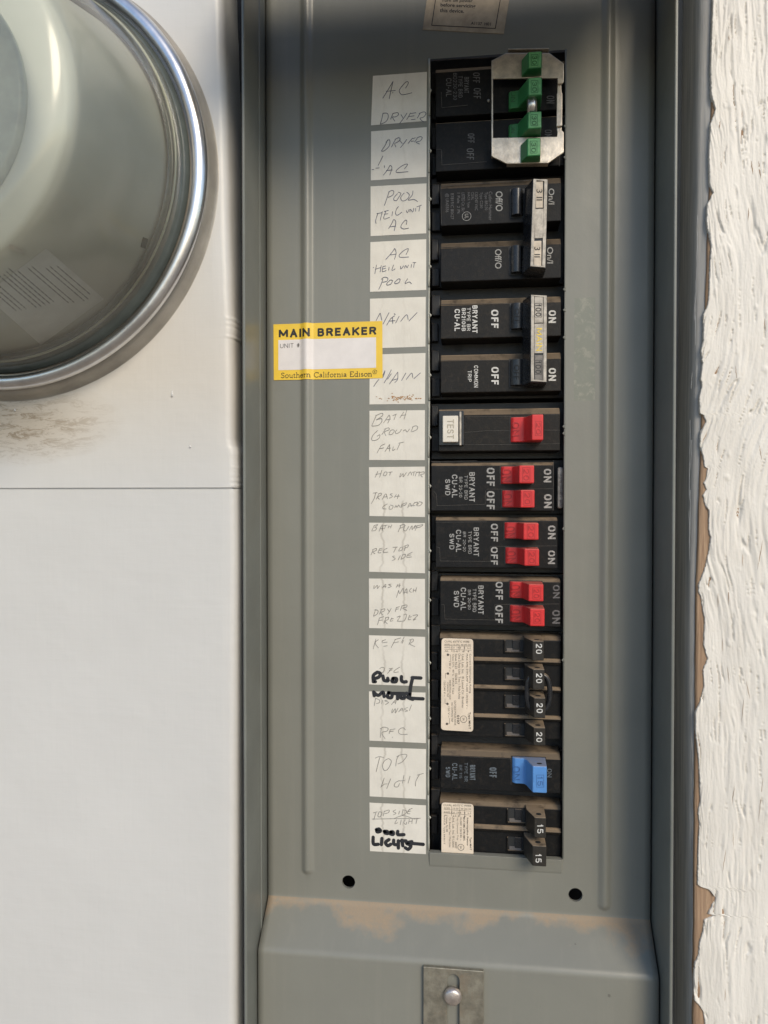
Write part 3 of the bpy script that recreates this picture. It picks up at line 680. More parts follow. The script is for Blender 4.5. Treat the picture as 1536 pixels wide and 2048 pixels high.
# ------------------------------------------------------------------ handwritten circuit labels
KA, KB, KC, KD, KE, KF = [Crop(730, y, 8.905) for y in (140, 360, 590, 810, 1030, 1260)]; KG = Crop(730, 1480, 8.536)
HW = [
 ([(746, 152), (854, 144), (853, 242), (742, 251)], 'paper label handwritten A-C over DRYER, topmost of the column', KA, 'pen',
  '315,505 400,370 500,200|500,200 470,330 430,515|375,380 545,365|495,405|720,325 770,240 755,205 700,240 620,340 615,400 660,440 740,430 835,405|320,770 300,870 270,965|320,770 390,770 415,820 390,900 330,945 270,965|500,770 455,880|490,775 580,760 595,800 540,835 490,840 535,915|640,790 680,860|750,765 680,870 610,960|810,760 775,830 740,885|810,775 910,760|780,830 880,815|820,885 900,875|980,770 930,860|960,775 1050,745 1085,780 1040,840 980,860 1010,900 1050,925', ''),
 ([(742.3, 263), (853.5, 254.5), (853, 354), (741.8, 361)], 'paper label handwritten DRYER over AC, second from the top', KA, 'pen',
  '405,1240 360,1340 290,1440|370,1290 430,1240 445,1300 420,1370 340,1440 290,1445|545,1230 470,1375|530,1240 600,1205 625,1240 570,1290 530,1310 550,1375|625,1260 665,1310|745,1235 690,1310 630,1385|850,1210 765,1310|850,1225 900,1205|820,1270 870,1265|930,1220 880,1285|920,1215 985,1185 1020,1210 980,1265 910,1285 975,1320|325,1875 400,1780 445,1695|445,1695 480,1740 440,1875|375,1790 490,1780|700,1765 760,1680 690,1690 600,1750 555,1800 580,1825 770,1810|120,1775 160,1770|190,1748 260,1742|320,1530 235,1700|345,1700 345,1740', ''),
 ([(741.2, 373), (853, 367), (852.4, 466.7), (741.2, 472.5)], 'paper label handwritten POOL large on top and AC below, third from the top', KB, 'pen',
  '430,200 400,300 345,455|420,215 480,185 515,210 490,270 410,310|580,240 520,310 515,355 560,365 600,310 640,240 590,215|700,230 640,300 650,360 700,370 760,330 790,260 740,215|855,190 840,270 770,355 870,345 940,385|230,590 190,720 200,775|210,600 300,580|310,560 270,720|340,560 420,540|340,610 410,600|370,560 335,690 440,665|490,560 480,640|600,470 560,520 545,600 580,625 660,570|735,540 755,580 790,520|800,570 810,520 850,570 870,500|905,500 900,560|920,480 1010,445|980,460 960,560|420,865 480,770 510,705 550,750 520,905|440,835 550,820|735,795 745,730 720,715 660,780 640,840 690,870 780,855', ''),
 ([(740.9, 484.4), (852.4, 478.5), (852.4, 580), (740.1, 583.8)], 'paper label handwritten AC on top and POOL below, fourth from the top', KB, 'pen',
  '370,1415 480,1290 530,1215|530,1215 555,1300 525,1415|445,1335 550,1320|730,1330 775,1225 700,1250 615,1330 630,1375 780,1370|150,1560|205,1510 175,1670|180,1590 280,1560|290,1520 270,1640|320,1540 310,1630 380,1610|320,1540 370,1530|315,1585 370,1570|430,1550 420,1610|510,1510 480,1610 540,1580|635,1530 640,1585 690,1525|705,1570 725,1520 750,1560 775,1510|830,1500 820,1560|850,1470 910,1470|880,1470 865,1560|320,1760 290,1850 245,1950|290,1770 340,1730 405,1745 390,1800 310,1820|450,1780 390,1840 400,1870 460,1850 490,1790 450,1780|590,1765 530,1820 550,1845 610,1820 625,1765 590,1760|760,1755 715,1840 790,1815 830,1850', ''),
 ([(740, 597.6), (851.6, 593.7), (851, 693.3), (740, 697)], 'paper label handwritten MAIN with a dark spot over the A', KC, 'pen',
  '195,460 270,320|270,320 285,380 300,450|320,520 430,310|385,540 460,420 530,370|490,400 495,510|420,465 540,455|525,335|535,345|610,375 545,500|635,470 740,350 770,440|780,465 930,310', ''),
 ([(739.5, 709.5), (851, 706), (850, 807.7), (739, 808.8)], 'paper label handwritten MAIN with rusty staining along its lower edge', KC, 'pen',
  '155,1630 200,1560 250,1500|300,1470 355,1345|355,1345 345,1400 310,1480|340,1565 410,1450 470,1330|470,1400 400,1500|435,1585 585,1370|585,1370 580,1500 530,1560|480,1520 590,1490|730,1385 650,1525|735,1505 830,1390 850,1470|870,1490 990,1385', ''),
 ([(739, 821.6), (850, 820.3), (849.6, 920.3), (738.4, 920)], 'paper label handwritten BATH GROUND FALT in pencil', KD, 'pencil',
  '200,190 120,370|190,190 300,145 310,190 200,265|200,265 290,240 300,290 240,360 120,375|330,320 430,175|430,175 445,230 405,325|370,265 460,250|490,190 565,160|550,175 515,265|690,125 620,230|745,90 695,255|640,185 735,175|230,450 140,540 120,620 180,630 250,590 265,530 215,555|370,420 300,530|340,430 420,405 430,440 350,480 375,550|450,460 430,520 480,520 525,460 490,440 450,460|570,440 540,480 560,510 620,480 650,430|680,465 720,440 750,480 795,425|860,380 820,475|840,395 900,370 940,390 920,440 830,480|290,720 210,860|290,720 360,690|260,780 340,760|355,830 440,700|440,700 435,825|390,775 460,765|505,740 495,810 540,780|600,680 690,660|620,690 570,800', ''),
 ([(738, 934.4), (850, 933.2), (850, 1034), (739, 1032)], 'paper label handwritten HOT WATER above TRASH COMPACTOR', KD, 'pencil',
  '230,1180 180,1290|300,1160 260,1290|190,1235 290,1220|350,1190 330,1250 370,1255 395,1200 350,1190|420,1200 490,1190|455,1195 440,1255|640,1210 620,1285 680,1220 680,1280 740,1200|760,1260 810,1190 830,1250|840,1200 900,1185|875,1190 860,1260|920,1190 895,1265|920,1200 980,1190|970,1190 960,1270|975,1200 1050,1190 1050,1225 990,1240 1025,1285|140,1570 220,1560|190,1565 165,1660 110,1760|250,1580 200,1680|240,1580 290,1570 290,1600 230,1640 260,1680|310,1680 370,1580 400,1670|330,1640 400,1630|490,1580 450,1590 490,1630 430,1660|560,1590 520,1650|600,1590 575,1670|530,1630 620,1620|400,1760 330,1800 320,1840 380,1850|440,1800 430,1850 480,1850 500,1800 450,1780|530,1830 550,1790 570,1820 600,1780 620,1820|660,1760 640,1830|660,1770 740,1740 720,1780 660,1800|760,1830 800,1750 830,1810|780,1800 840,1790|890,1730 850,1790 890,1790|890,1740 940,1730 910,1790|960,1740 930,1790 980,1790 1020,1740 960,1720', ''),
 ([(738.4, 1045.4), (850, 1046), (850, 1146.5), (738.4, 1143.4)], 'paper label handwritten BATH PUMP above REC TOP SIDE', KE, 'pencil',
  '170,180 120,280|160,190 230,170 170,225|170,225 210,230 180,275 115,285|250,290 310,170 310,280|260,250 330,235|330,190 400,180|370,185 345,250|430,180 410,235|480,170 455,235|415,210 470,205|640,190 590,300|620,190 700,165 690,210 620,235|720,180 685,260 730,280 780,200|790,270 840,190 840,260 900,180 880,240|930,190 890,280|900,200 1030,170 990,210 920,230|150,610 105,715|130,620 200,595 200,630 140,660 180,690|260,600 235,670 290,670|250,630 310,620|260,600 310,590|400,590 340,620 330,665 410,660|495,575 580,570|560,570 510,665|630,580 600,640 660,620 670,570 630,580|700,640 720,560|690,560 770,530 760,570 700,590|530,730 490,740 540,780 480,815|630,720 590,800|670,710 640,790|660,710 720,700 710,750 640,790|770,690 740,750|770,700 845,660|760,720 820,710|745,755 830,745', ''),
 ([(738, 1157), (850, 1157.7), (850.5, 1258.5), (738.4, 1256)], 'paper label handwritten WASH MACH above DRYER FREEZER', KE, 'pencil',
  '165,1250 160,1310 220,1250 220,1310 260,1260|310,1300 370,1230 360,1300|330,1280 380,1270|470,1230 420,1240 470,1270 410,1295|555,1290 590,1230|620,1220 610,1290|570,1265 635,1255|560,1470 600,1340|600,1340 620,1400 680,1300 690,1390|690,1410 740,1310 750,1400|700,1380 760,1370|830,1300 790,1350 830,1380|870,1310 855,1380|920,1290 900,1370|860,1345 915,1335|190,1680 150,1800|170,1690 230,1700 220,1760 150,1805|290,1690 255,1770|280,1690 350,1670 340,1710 280,1740 320,1780|400,1670 430,1720|470,1660 430,1730 400,1770|560,1640 540,1720|560,1650 620,1630|550,1680 600,1670|660,1620 630,1700|650,1620 740,1600 740,1640 670,1660 750,1700|260,1830 220,1960|260,1830 340,1810|240,1880 310,1870|370,1830 340,1930|360,1830 420,1820 410,1860 360,1890 400,1940|480,1830 450,1890 500,1880|470,1850 510,1845|570,1820 630,1800 580,1880|690,1780 740,1770 700,1880 570,1890|800,1780 770,1860 820,1860|790,1820 830,1810|850,1790 940,1780 860,1870 910,1850', ''),
 ([(738, 1270.3), (850.4, 1273.7), (851, 1372.5), (738, 1368.7)], 'paper label with faint REFER and bold black marker POOL', KF, 'pencil',
  '195,160 145,340|240,170 180,230 240,320|320,180 300,220|320,190 370,170|310,230 400,215|330,290 400,280|540,170 465,315|530,170 640,140|500,230 600,210|700,120 650,220|690,180 660,240|820,180 780,260|790,180 850,160 860,200 800,250 890,295|260,690 300,665 345,680 330,740 290,770|480,680 400,775|430,690 500,680|430,720 490,710|620,660 530,720 520,755 600,745',
  '220,750 150,810 150,920|220,750 275,775 250,835 190,860|150,920 185,920|320,820 340,895 410,905 405,860|500,860 480,915 550,920 560,865 500,860|650,830 650,900 690,925 735,920|995,855 840,848|850,850 815,1000 800,1140'),
 ([(738, 1382.6), (851, 1385), (851.8, 1486), (739, 1481)], 'paper label with faint DISH WASH and bold black marker MOTOR', KF, 'pencil',
  '190,1210 165,1350|190,1220 250,1240 260,1290 200,1310|310,1250 295,1320|400,1250 350,1260 420,1290 360,1330|470,1330 550,1240 540,1320|500,1290 560,1280|490,1400 480,1480 540,1400 540,1480 590,1390|600,1460 660,1390 680,1450|620,1430 680,1420|760,1380 700,1410 760,1440 710,1455|830,1330 790,1440|290,1750 270,1920|270,1760 330,1730 410,1750 390,1800 300,1830 360,1940|450,1770 430,1850|450,1780 540,1760|440,1810 510,1800|480,1910 500,1910|720,1780 680,1740 610,1770 600,1830 650,1860 760,1855',
  '155,1105 165,1170|155,1105 235,1165 320,1105 340,1185|420,1115 400,1190 470,1205 480,1135 420,1115|500,1130 700,1132|580,1130 580,1225|640,1170 640,1212 700,1215 700,1160|740,1125 780,1165 760,1200 850,1235|800,1150 800,1205 900,1220 1035,1225'),
 ([(738.8, 1494), (852, 1498), (852, 1598.3), (739.4, 1592.5)], 'paper label handwritten TOP LIGHT in pencil, beside the blue handle', KG, 'pencil',
  '175,310 240,285 330,300|250,300 225,400 190,545|400,315 330,360 300,440 320,510 370,515 420,450 450,360 400,315|580,260 540,340 525,450|540,290 600,255 700,245 710,280 640,370 560,410|330,645 300,730 270,810|275,800 330,755 385,750|440,660 370,830|590,690 520,730 500,790 560,800 590,740|665,600 640,740|590,700 680,690|770,615 735,740|890,600 1000,570|930,590 870,700 860,790', ''),
 ([(739, 1605), (852, 1610.4), (852, 1708), (740, 1702)], 'paper label with crossed out TOP SIDE LIGHT and marker POOL LIGHTS, lowest of the column', KG, 'pencil',
  '140,1245 210,1225|190,1230 150,1360|240,1230 220,1300 260,1310 290,1240 240,1225|330,1210 310,1300|330,1220 410,1195 400,1240 330,1260|530,1190 480,1220 530,1250 480,1280|590,1210 575,1270|650,1190 630,1280|640,1190 710,1210 690,1260 630,1285|760,1180 720,1250 770,1260|750,1190 810,1165|740,1220 790,1210|120,1350 950,1335|500,1340 650,1290 800,1335|540,1360 510,1430 560,1410|620,1360 600,1450|690,1360 660,1410 700,1440 710,1400|760,1350 740,1430|810,1340 800,1430|745,1395 810,1385|830,1350 930,1340|890,1345 870,1430',
  '195,1530 240,1520 265,1555 210,1570 200,1545|330,1560 350,1590 390,1595 380,1562 330,1560|440,1570 430,1600 480,1612 480,1570 440,1570|560,1560 560,1615 665,1615|140,1660 145,1775 225,1780|290,1680 280,1785|410,1700 350,1750 390,1805 440,1780|490,1710 495,1780 570,1785|570,1720 570,1845|630,1710 645,1805|620,1722 700,1722|800,1735 705,1760 785,1805 740,1865 690,1840|800,1765 995,1782')]
for i, (q, lab, crop, ink, st, mk) in enumerate(HW):
    cpx = sum(p[0] for p in q) / 4; cpy = sum(p[1] for p in q) / 4; c = P(cpx, cpy)
    t = thing('circuit_label', (c[0], 0, c[1]), lab, 'label', 'handwritten labels beside the breakers')
    g = MB(); Q = [P(*p) for p in q]; n = 14; hh = .12; v = []
    for j in range(n + 1):
        for k in range(n + 1):
            u, w_ = k / n, j / n
            x = (Q[0][0] * (1 - u) + Q[1][0] * u) * (1 - w_) + (Q[3][0] * (1 - u) + Q[2][0] * u) * w_
            z = (Q[0][1] * (1 - u) + Q[1][1] * u) * (1 - w_) + (Q[3][1] * (1 - u) + Q[2][1] * u) * w_
            v.append((x, hh + .10 * noise.noise(Vector((x * .35, z * .2, i * 3.1))), z))
    v = [(x, min(max(h, .04), .2), z) for x, h, z in v]
    fs = [(j * (n + 1) + k, (j + 1) * (n + 1) + k, (j + 1) * (n + 1) + k + 1, j * (n + 1) + k + 1) for j in range(n) for k in range(n)]
    g.add(v, fs, True); g.build('paper', M['paper'], t, fix=False)
    g = MB(); strokes(g, crop, st, .27 if ink == 'pen' else .25, .24); g.build('handwriting', M[ink], t, fix=False)
    if mk: g = MB(); strokes(g, crop, mk, 1.55, .27); g.build('marker_writing', M['marker'], t, fix=False)
    if i == 5:
        g = MB(); rs = random.Random(5)
        for k in range(60):
            a = crop.p(rs.gauss(700, 170), rs.gauss(1840, 28)); b = P(*a)
            if Q[3][0] + .5 < b[0] < Q[2][0] - .5: g.prism([(b[0] + rs.uniform(.12, .42) * math.cos(m_) * 1.4, b[1] + rs.uniform(.08, .3) * math.sin(m_)) for m_ in [j * .9 for j in range(7)]], .2, .225 + .001 * k)
        g.build('rust_stain', mat('rust_stain', (.42, .22, .09), .8, var=.4, vscale=900), t, fix=False)

# ------------------------------------------------------------------ breakers
K1, K2, K3, K4, K5, K6, K7 = [Crop(860, y, 5.297) for y in (80, 340, 570, 800, 1020, 1250, 1480)]
HF = -1.0
def block(mb, x0, x1, y0, y1, cham=2.6, h=HF, deep=-13, xr=None):
    """raised body: pixel x range, pixel y range of its flat face (measured at the left end)"""
    xa, xb = P(x0, (y0 + y1) / 2, h)[0], P(x1, (y0 + y1) / 2, h)[0]
    zt, zb = P((x0 + x1) / 2, y0, h)[1], P((x0 + x1) / 2, y1, h)[1]
    mb.extx([(zb - .3, deep), (zb, h - .5), (zb, h), (zt, h), (zt + cham, h - 1.6), (zt + cham + .25, h - 3), (zt + cham + .3, deep)][::-1], xa, xb)
    return xa, xb, zb, zt
def base(mb, x0, x1, y0, y1, h=-13):
    xa, xb = P(x0, (y0 + y1) / 2, h)[0], P(x1, (y0 + y1) / 2, h)[0]
    zt, zb = P((x0 + x1) / 2, y0, h)[1], P((x0 + x1) / 2, y1, h)[1]
    mb.box(xa, xb, zb, zt, -43, h)
    return xa, xb, zb, zt
def toggle(parent, on, tip, mats, ontext=None, tiptext=None, c=K4, h1=.6, h2=10.5, hole=False, slot=True, boxed=True):
    """rocker handle: on=(x0,x1,y0,y1) low face, tip=(x0,x1,y0,y1) tall tip, in crop coordinates"""
    o0, o1, oy0, oy1 = c.box(*on); t0, t1, ty0, ty1 = c.box(*tip)
    zt, zb = P((t0 + t1) / 2, ty0, h2)[1], P((t0 + t1) / 2, ty1, h2)[1]
    yc = (oy0 + oy1) / 2
    xa, xb = P(o0, yc, h1)[0], P(o1, yc, h1)[0]; xc, xd = P(t0, (ty0 + ty1) / 2, h2)[0], P(t1, (ty0 + ty1) / 2, h2)[0]
    g = MB(); g.extz([(xa, -6), (xa, h1 - 1.2), (xa + 1.2, h1), (xb, h1 + .35), (xb + .25 * (xc - xb), h1 + 1.5), (xc, h2), (xd, h2), (xd + .4, -6)], zb, zt)
    hd = g.build('handle', mats[0], parent, bevel=.45, seg=3, angle=25)
    if ontext:
        g = MB(); tx0, tx1, ty_0, ty_1 = c.box(*ontext[1:])
        block_text(g, ontext[0], [(tx0, ty_0), (tx0, ty_1), (tx1, ty_1), (tx1, ty_0)], h1 + .12, .14, .28)
        g.build('raised_marking', mats[1], hd, fix=False)
    if tiptext:
        g = MB(); tx0, tx1, ty_0, ty_1 = c.box(*tiptext[1:])
        block_text(g, tiptext[0], [(tx0, ty_0), (tx0, ty_1), (tx1, ty_1), (tx1, ty_0)], h2 + .0, .13, .14)
        if boxed:
            e = 1.8
            cs = [P(tx0 - e, ty_0 - e * 1.5, h2), P(tx1 + e, ty_0 - e * 1.5, h2), P(tx1 + e, ty_1 + e * 1.5, h2), P(tx0 - e, ty_1 + e * 1.5, h2)]
            for k in range(4): ribbon(g, [cs[k], cs[(k + 1) % 4]], .2, h2 + .06 + .003 * k, cap=False)
        g.build('amp_marking', mats[2] if len(mats) > 2 else mats[1], hd, fix=False)
    if hole:
        g = MB(); n = 20; xm, hm_ = (xc + xd) / 2 + .1, h2 - 3.4
        g.add([(xm + 1.15 * math.cos(2 * math.pi * k / n), hm_ + 1.0 * math.sin(2 * math.pi * k / n), zt + .03) for k in range(n)], [tuple(range(n))])
        g.build('pin_hole', M['dark'], hd, fix=False)
    if slot:
        g = MB(); g.box(xa - .35, xd + .5, zb - .3, zt + .3, HF - .02, HF + .05)
        g.build('handle_slot', M['deep'], parent)
    return hd, (xa, xb, xc, xd, zb, zt)
def texts(parent, c, lst, m, h=None, name='lettering'):
    g = MB(); h = HF + .07 if h is None else h
    for s_, a, b, d, e, *r in lst:
        if name != 'fine_print' and all(q_ in BF or q_ == ' ' for q_ in s_):
            c.bdown(g, s_, a, b, d, e, h, .125 + (r[0] if r else .0) * 2.6)
        else: c.down(g, s_, a, b, d, e, h, *(r or [.012]))
    return g.build(name, m, parent, fix=False)
def lines(parent, c, segs, h, w=.16, m='grey_print', name='moulded_edge'):
    g = MB()
    for sgm in segs:
        pts = [P(*c.p(x, y), h) for x, y in sgm]
        for a, b in zip(pts, pts[1:]):
            d = Vector((b[0] - a[0], b[1] - a[1])); d.normalize(); nrm = Vector((-d.y, d.x)) * w / 2
            g.prism([(a[0] + nrm.x, a[1] + nrm.y), (a[0] - nrm.x, a[1] - nrm.y), (b[0] - nrm.x, b[1] - nrm.y), (b[0] + nrm.x, b[1] + nrm.y)], h - .1, h + .14)
    return g.build(name, M[m], parent)
def bthing(y0, y1, label):
    a = P(995, (y0 + y1) / 2, -43); return thing('circuit_breaker', (a[0], -43, a[1]), label, 'circuit breaker', 'circuit breakers in the panel opening')
GRP = None
M['wear'] = mat('worn_plastic_edge', (.075, .068, .06), .5, var=.5, vscale=400)

# 1: twin breaker with green handles under a steel tie plate
t = bthing(125, 345, 'black twin breaker with green handles coming through a steel tie plate')
g = MB(); base(g, 860, 1134, 112, 348); g.build('housing', M['deep'], t, bevel=.3)
g = MB(); block(g, 871, 1130, 137, 226, 2.2, HF - 1.5); block(g, 871, 1130, 240, 337, 1.0, HF - 1.5)
g.build('face', M['black'], t, bevel=.35)
texts(t, K1, [('BRYANT', 362, 412, 392, 562), ('TYPE BRD', 300, 345, 380, 610), ('BD230-230', 246, 286, 350, 635), ('CU-AL', 170, 228, 405, 600), ('OFF', 455, 528, 345, 455), ('OFF', 462, 538, 510, 622), ('OFF', 400, 470, 990, 1090), ('OFF', 388, 465, 1148, 1268), ('ON', 1235, 1318, 590, 672), ('ON', 1215, 1292, 950, 1030)], M['faint_print'], HF - 1.4)
lines(t, K1, [[(120, 555), (125, 718), (400, 690)], [(70, 1158), (122, 1160), (125, 1325), (600, 1290)], [(40, 215), (640, 190)], [(1370, 1230), (1370, 1340)]], HF - 1.45, .18, 'wear')
hpl = 4.0
def pl(*pts): return [P(*K1.p(x, y), hpl) for x, y in pts]
g = MB()
g.prism(pl((652, 218), (800, 138), (1268, 138), (1418, 248), (1418, 442), (1395, 460), (1352, 462), (1350, 402), (665, 408)), hpl - 1.1, hpl)
g.prism(pl((655, 1035), (1345, 1022), (1350, 962), (1400, 958), (1418, 975), (1418, 1188), (1258, 1300), (812, 1310), (652, 1232)), hpl - 1.1, hpl)
g.prism(pl((650, 218), (668, 218), (668, 1232), (650, 1232)), hpl - 2.4, hpl + .25)
g.prism(pl((1343, 565), (1402, 558), (1400, 910), (1340, 915)), hpl - 1.0, hpl + .1)
g.prism(pl((1352, 440), (1395, 450), (1398, 565), (1352, 565)), hpl - 2.6, hpl - 1.3)
g.prism(pl((1345, 905), (1398, 905), (1398, 975), (1350, 975)), hpl - 2.6, hpl - 1.3)
g.prism(pl((815, 1296), (1255, 1290), (1255, 1306), (815, 1313)), hpl - 3.5, hpl + .25)
tie = g.build('tie_plate', M['steel'], t, bevel=.22)
g = MB(); g.prism(pl((828, 86), (1262, 80), (1262, 92), (828, 100)), -2, hpl - .2); g.prism(pl((800, 138), (1268, 138), (1268, 132), (800, 132)), -3, hpl - .3); g.build('top_tab', M['steel'], tie, bevel=.1)
for (tip, on) in (((1040, 1185, 124, 302), (850, 970, 200, 330)), ((1040, 1186, 400, 590), (835, 960, 500, 700)), ((1036, 1182, 760, 942), (835, 955, 850, 1030)), ((1030, 1172, 1040, 1232), (850, 960, 1030, 1180))):
    o0, o1, oy0, oy1 = K1.box(*on); t0, t1, ty0, ty1 = K1.box(*tip); h2 = 10.5
    zt, zb = P(t0, ty0, h2)[1], P(t0, ty1, h2)[1]; xa = P(o0, oy0, 1)[0]; xb = P(o1, oy0, 1)[0]
    xc, xd = P(t0, ty0, h2)[0], P(t1, ty0, h2)[0]
    outer = tip[2] < 200 or tip[2] > 1000
    g = MB(); h1 = .5
    if outer: g.extz([(xc - 2.4, 3.2), (xc - 2.4, 5.0), (xc, h2), (xd, h2), (xd + .5, 3.2)], zb, zt)
    else: g.extz([(xa, -6), (xa, h1 - .8), (xa + .8, h1), (xb - 1, h1 + .5), (xc, h2), (xd, h2), (xd + .5, -6)], zb, zt)
    hd = g.build('handle', M['green'], t, bevel=.45, seg=3, angle=25)
    g = MB(); e = .35; g.box(xc + e, xd - e, zb + e, zt - e, h2 - .3, h2 + .12); g.build('worn_face', M['greenface'], hd, bevel=.15)
    g = MB(); tx0, tx1 = t0 + 7, t0 + 18.5; a0, a1 = ty0 + 8, ty1 - 8
    block_text(g, '30', [(tx0 + 1, a0), (tx0 + 1, a1), (tx1 - 1, a1), (tx1 - 1, a0)], h2 + .12, .15, .12)
    cs = [P(tx0 - 1, a0 - 2, h2), P(tx1 + 1, a0 - 2, h2), P(tx1 + 1, a1 + 2, h2), P(tx0 - 1, a1 + 2, h2)]
    for k in range(4): ribbon(g, [cs[k], cs[(k + 1) % 4]], .22, h2 + .17 + .003 * k, cap=False)
    g.build('amp_marking', M['greenmark'], hd, fix=False)
    if not outer:
        g = MB(); put_text(g, 'ON', [(P0 + 0, y_) for P0, y_ in ((o0 + 4, oy0 + 8), (o0 + 4, oy1 - 8), (o0 + 14, oy1 - 8), (o0 + 14, oy0 + 8))], h1 + .1, .0, .2); g.build('raised_marking', M['greenmark'], hd, fix=False)
xr_ = (P(*K1.p(1025, 690), 7)[0] + P(*K1.p(1135, 690), 7)[0]) / 2
g = MB(); g.tube([(xr_, 7, P(*K1.p(1080, 560), 7)[1]), (xr_, 7, P(*K1.p(1080, 800), 7)[1])], 2.2, 20); g.build('tie_rod', M['rod'], t)
g = MB(); g.lathe(*P(*K1.p(620, 640), -2), [(.6, -3), (.6, -1.9), (0.001, -1.7)], 12); g.build('rivet', M['rod'], t)

# 2 and 3: two-pole breakers with a long tie bar
def two_pole(c, lab, ya, rows_, bar, inserts, faceh=HF):
    t = bthing(ya, ya + 225, lab)
    y0 = ya
    g = MB(); base(g, 862, 1128, ya, ya + 222); g.build('housing', M['deep'], t, bevel=.3)
    g = MB()
    for (a, b_) in rows_: block(g, 881, 1122, a, b_, 2.9)
    g.build('face', M['black2'] if c is K3 else M['black'], t, bevel=.35)
    return t
t = two_pole(K2, 'black two pole breaker marked Off/O with worn beige tie bar', 350, [(372, 447), (493, 560)], None, None)
lines(t, K2, [[(125, 170), (1050, 110)], [(850, 205), (850, 480), (960, 485)], [(120, 820), (835, 815), (838, 1095), (960, 1100)], [(115, 170), (120, 570)]], HF + .0, .13, 'wear')
texts(t, K2, [('Off/O', 695, 770, 225, 437), ('Off/O', 688, 758, 838, 1045), ('On/I', 1256, 1318, 195, 365), ('On/I', 1240, 1305, 815, 990)], M['grey_print'])
texts(t, K2, [('Cutler-Hammer', 622, 660, 228, 535, 0), ('Type BR230', 572, 610, 235, 425, 0), ('Type C230', 522, 560, 235, 405, 0), ('120/240 VAC', 476, 508, 235, 428, 0), ('CU/AL', 436, 466, 235, 318, 0), ('HACR Type', 390, 424, 238, 398, 0), ('LISTED Cir. Bkr.', 334, 368, 240, 448, 0), ('1 Pole  2 Pk', 288, 318, 242, 465, 0), ('E7819/C 80627', 220, 252, 250, 522, 0), ('@ LR43556', 158, 200, 250, 448, 0)], M['faint_print'], name='fine_print')
g = MB(); uc = P(*K2.p(388, 490), HF); pts = [(uc[0] + 1.95 * math.cos(a * .3307), uc[1] + 1.95 * math.sin(a * .3307)) for a in range(20)]; ribbon(g, pts, .2, HF + .08, cap=False)
K2.down(g, 'UL', 368, 408, 465, 515, HF + .08); g.build('approval_mark', M['grey_print'], t, fix=False)
def bar_handle(t, c, tabs, bar, ins, mface, hb=11.5):
    for (a, b_, d, e) in tabs:
        x0, x1, z0, z1 = rect(*c.box(a, b_, d, e), 1)
        g = MB(); n = 10; w_ = (x1 - x0)
        pr = [(x0 - .3, -6)] + [(x0 + w_ * k / n, .2 + 2.0 * math.sin(math.pi * (.12 + .62 * k / n))) for k in range(n + 1)] + [(x1 + 4, -6)]
        g.extz(pr, z0, z1); hd = g.build('handle', M['handleblack'], t, bevel=.2)
        if mface == 'main':
            g = MB(); xx0, xx1, yy0, yy1 = c.box(a + 35, b_ - 30, d + 60, e - 60); put_text(g, 'OFF', [(xx0, yy0), (xx0, yy1), (xx1, yy1), (xx1, yy0)], 1.95, 0, .25); g.build('raised_marking', M['black'], hd, fix=False)
        g = MB(); g.box(x0 - .6, x1 + 9, z0 - .5, z1 + .5, HF - .02, HF + .06); g.build('handle_slot', M['deep'], t)
    q = [P(*c.p(x, y), hb) for x, y in bar]      # TL TR BR BL
    g = MB(); v = []
    for (x, z), s_ in zip(q, (-1, 1, 1, -1)): v.append((x, hb, z))
    for (x, z), s_ in zip(q, (-1, 1, 1, -1)): v.append((x + (-2.8 if s_ < 0 else .2), 2.0, z))
    for (x, z), s_ in zip(q, (-1, 1, 1, -1)): v.append((x + (-1.5 if s_ < 0 else 0), -2.0, z))
    g.add(v, [(0, 3, 2, 1), (0, 1, 5, 4), (1, 2, 6, 5), (2, 3, 7, 6), (3, 0, 4, 7), (4, 5, 9, 8), (5, 6, 10, 9), (6, 7, 11, 10), (7, 4, 8, 11), (8, 9, 10, 11)])
    bo = g.build('tie_bar', M['handleblack'], t, bevel=.4)
    # raised rim of the bar's face
    g = MB(); i_ = [(q[0][0] + .25, q[0][1] - .3), (q[1][0] - .25, q[1][1] - .3), (q[2][0] - .25, q[2][1] + .5), (q[3][0] + .25, q[3][1] + .5)]
    j_ = [(i_[0][0] + 1.3, i_[0][1] - .6), (i_[1][0] - 1.3, i_[1][1] - .6), (i_[2][0] - 1.3, i_[2][1] + .6), (i_[3][0] + 1.3, i_[3][1] + .6)]
    for k in range(4):
        l = (k + 1) % 4; g.prism([i_[k], i_[l], j_[l], j_[k]], hb - .1, hb + .55)
    g.build('tie_bar_rim', M['tieface'], bo, bevel=.12)
    for (a, b_, d, e, mt, s_, mm, hi, tb) in ins:
        x0, x1, z0, z1 = rect(*c.box(a, b_, d, e), hb + .3)
        g = MB(); g.box(x0 - .1, x1 + .45, z0 - .25, z1 + .25, hb - .1, hb + .12 if hi < .35 else hb + .2); g.build('insert_pocket', M['dark'], bo)
        g = MB(); g.box(x0, x1, z0, z1, hb - .1, hb + hi); g.build('insert', M[mt], bo, bevel=.1)
        if s_:
            g = MB(); X0, X1, Y0, Y1 = c.box(*tb); (block_text if ' ' not in s_ else put_text)(g, s_, [(X0, Y0), (X0, Y1), (X1, Y1), (X1, Y0)], hb + hi, .14 if ' ' not in s_ else 0, .1)
            if s_ == '100':
                cs = [P(X0 - 1.2, Y0 - 1.5, hb + hi), P(X1 + 1.2, Y0 - 1.5, hb + hi), P(X1 + 1.2, Y1 + 1.5, hb + hi), P(X0 - 1.2, Y1 + 1.5, hb + hi)]
                for k in range(4): ribbon(g, [cs[k], cs[(k + 1) % 4]], .16, hb + hi + .05 + .003 * k, cap=False)
            g.build('bar_marking', M[mm], bo, fix=False)
    return bo
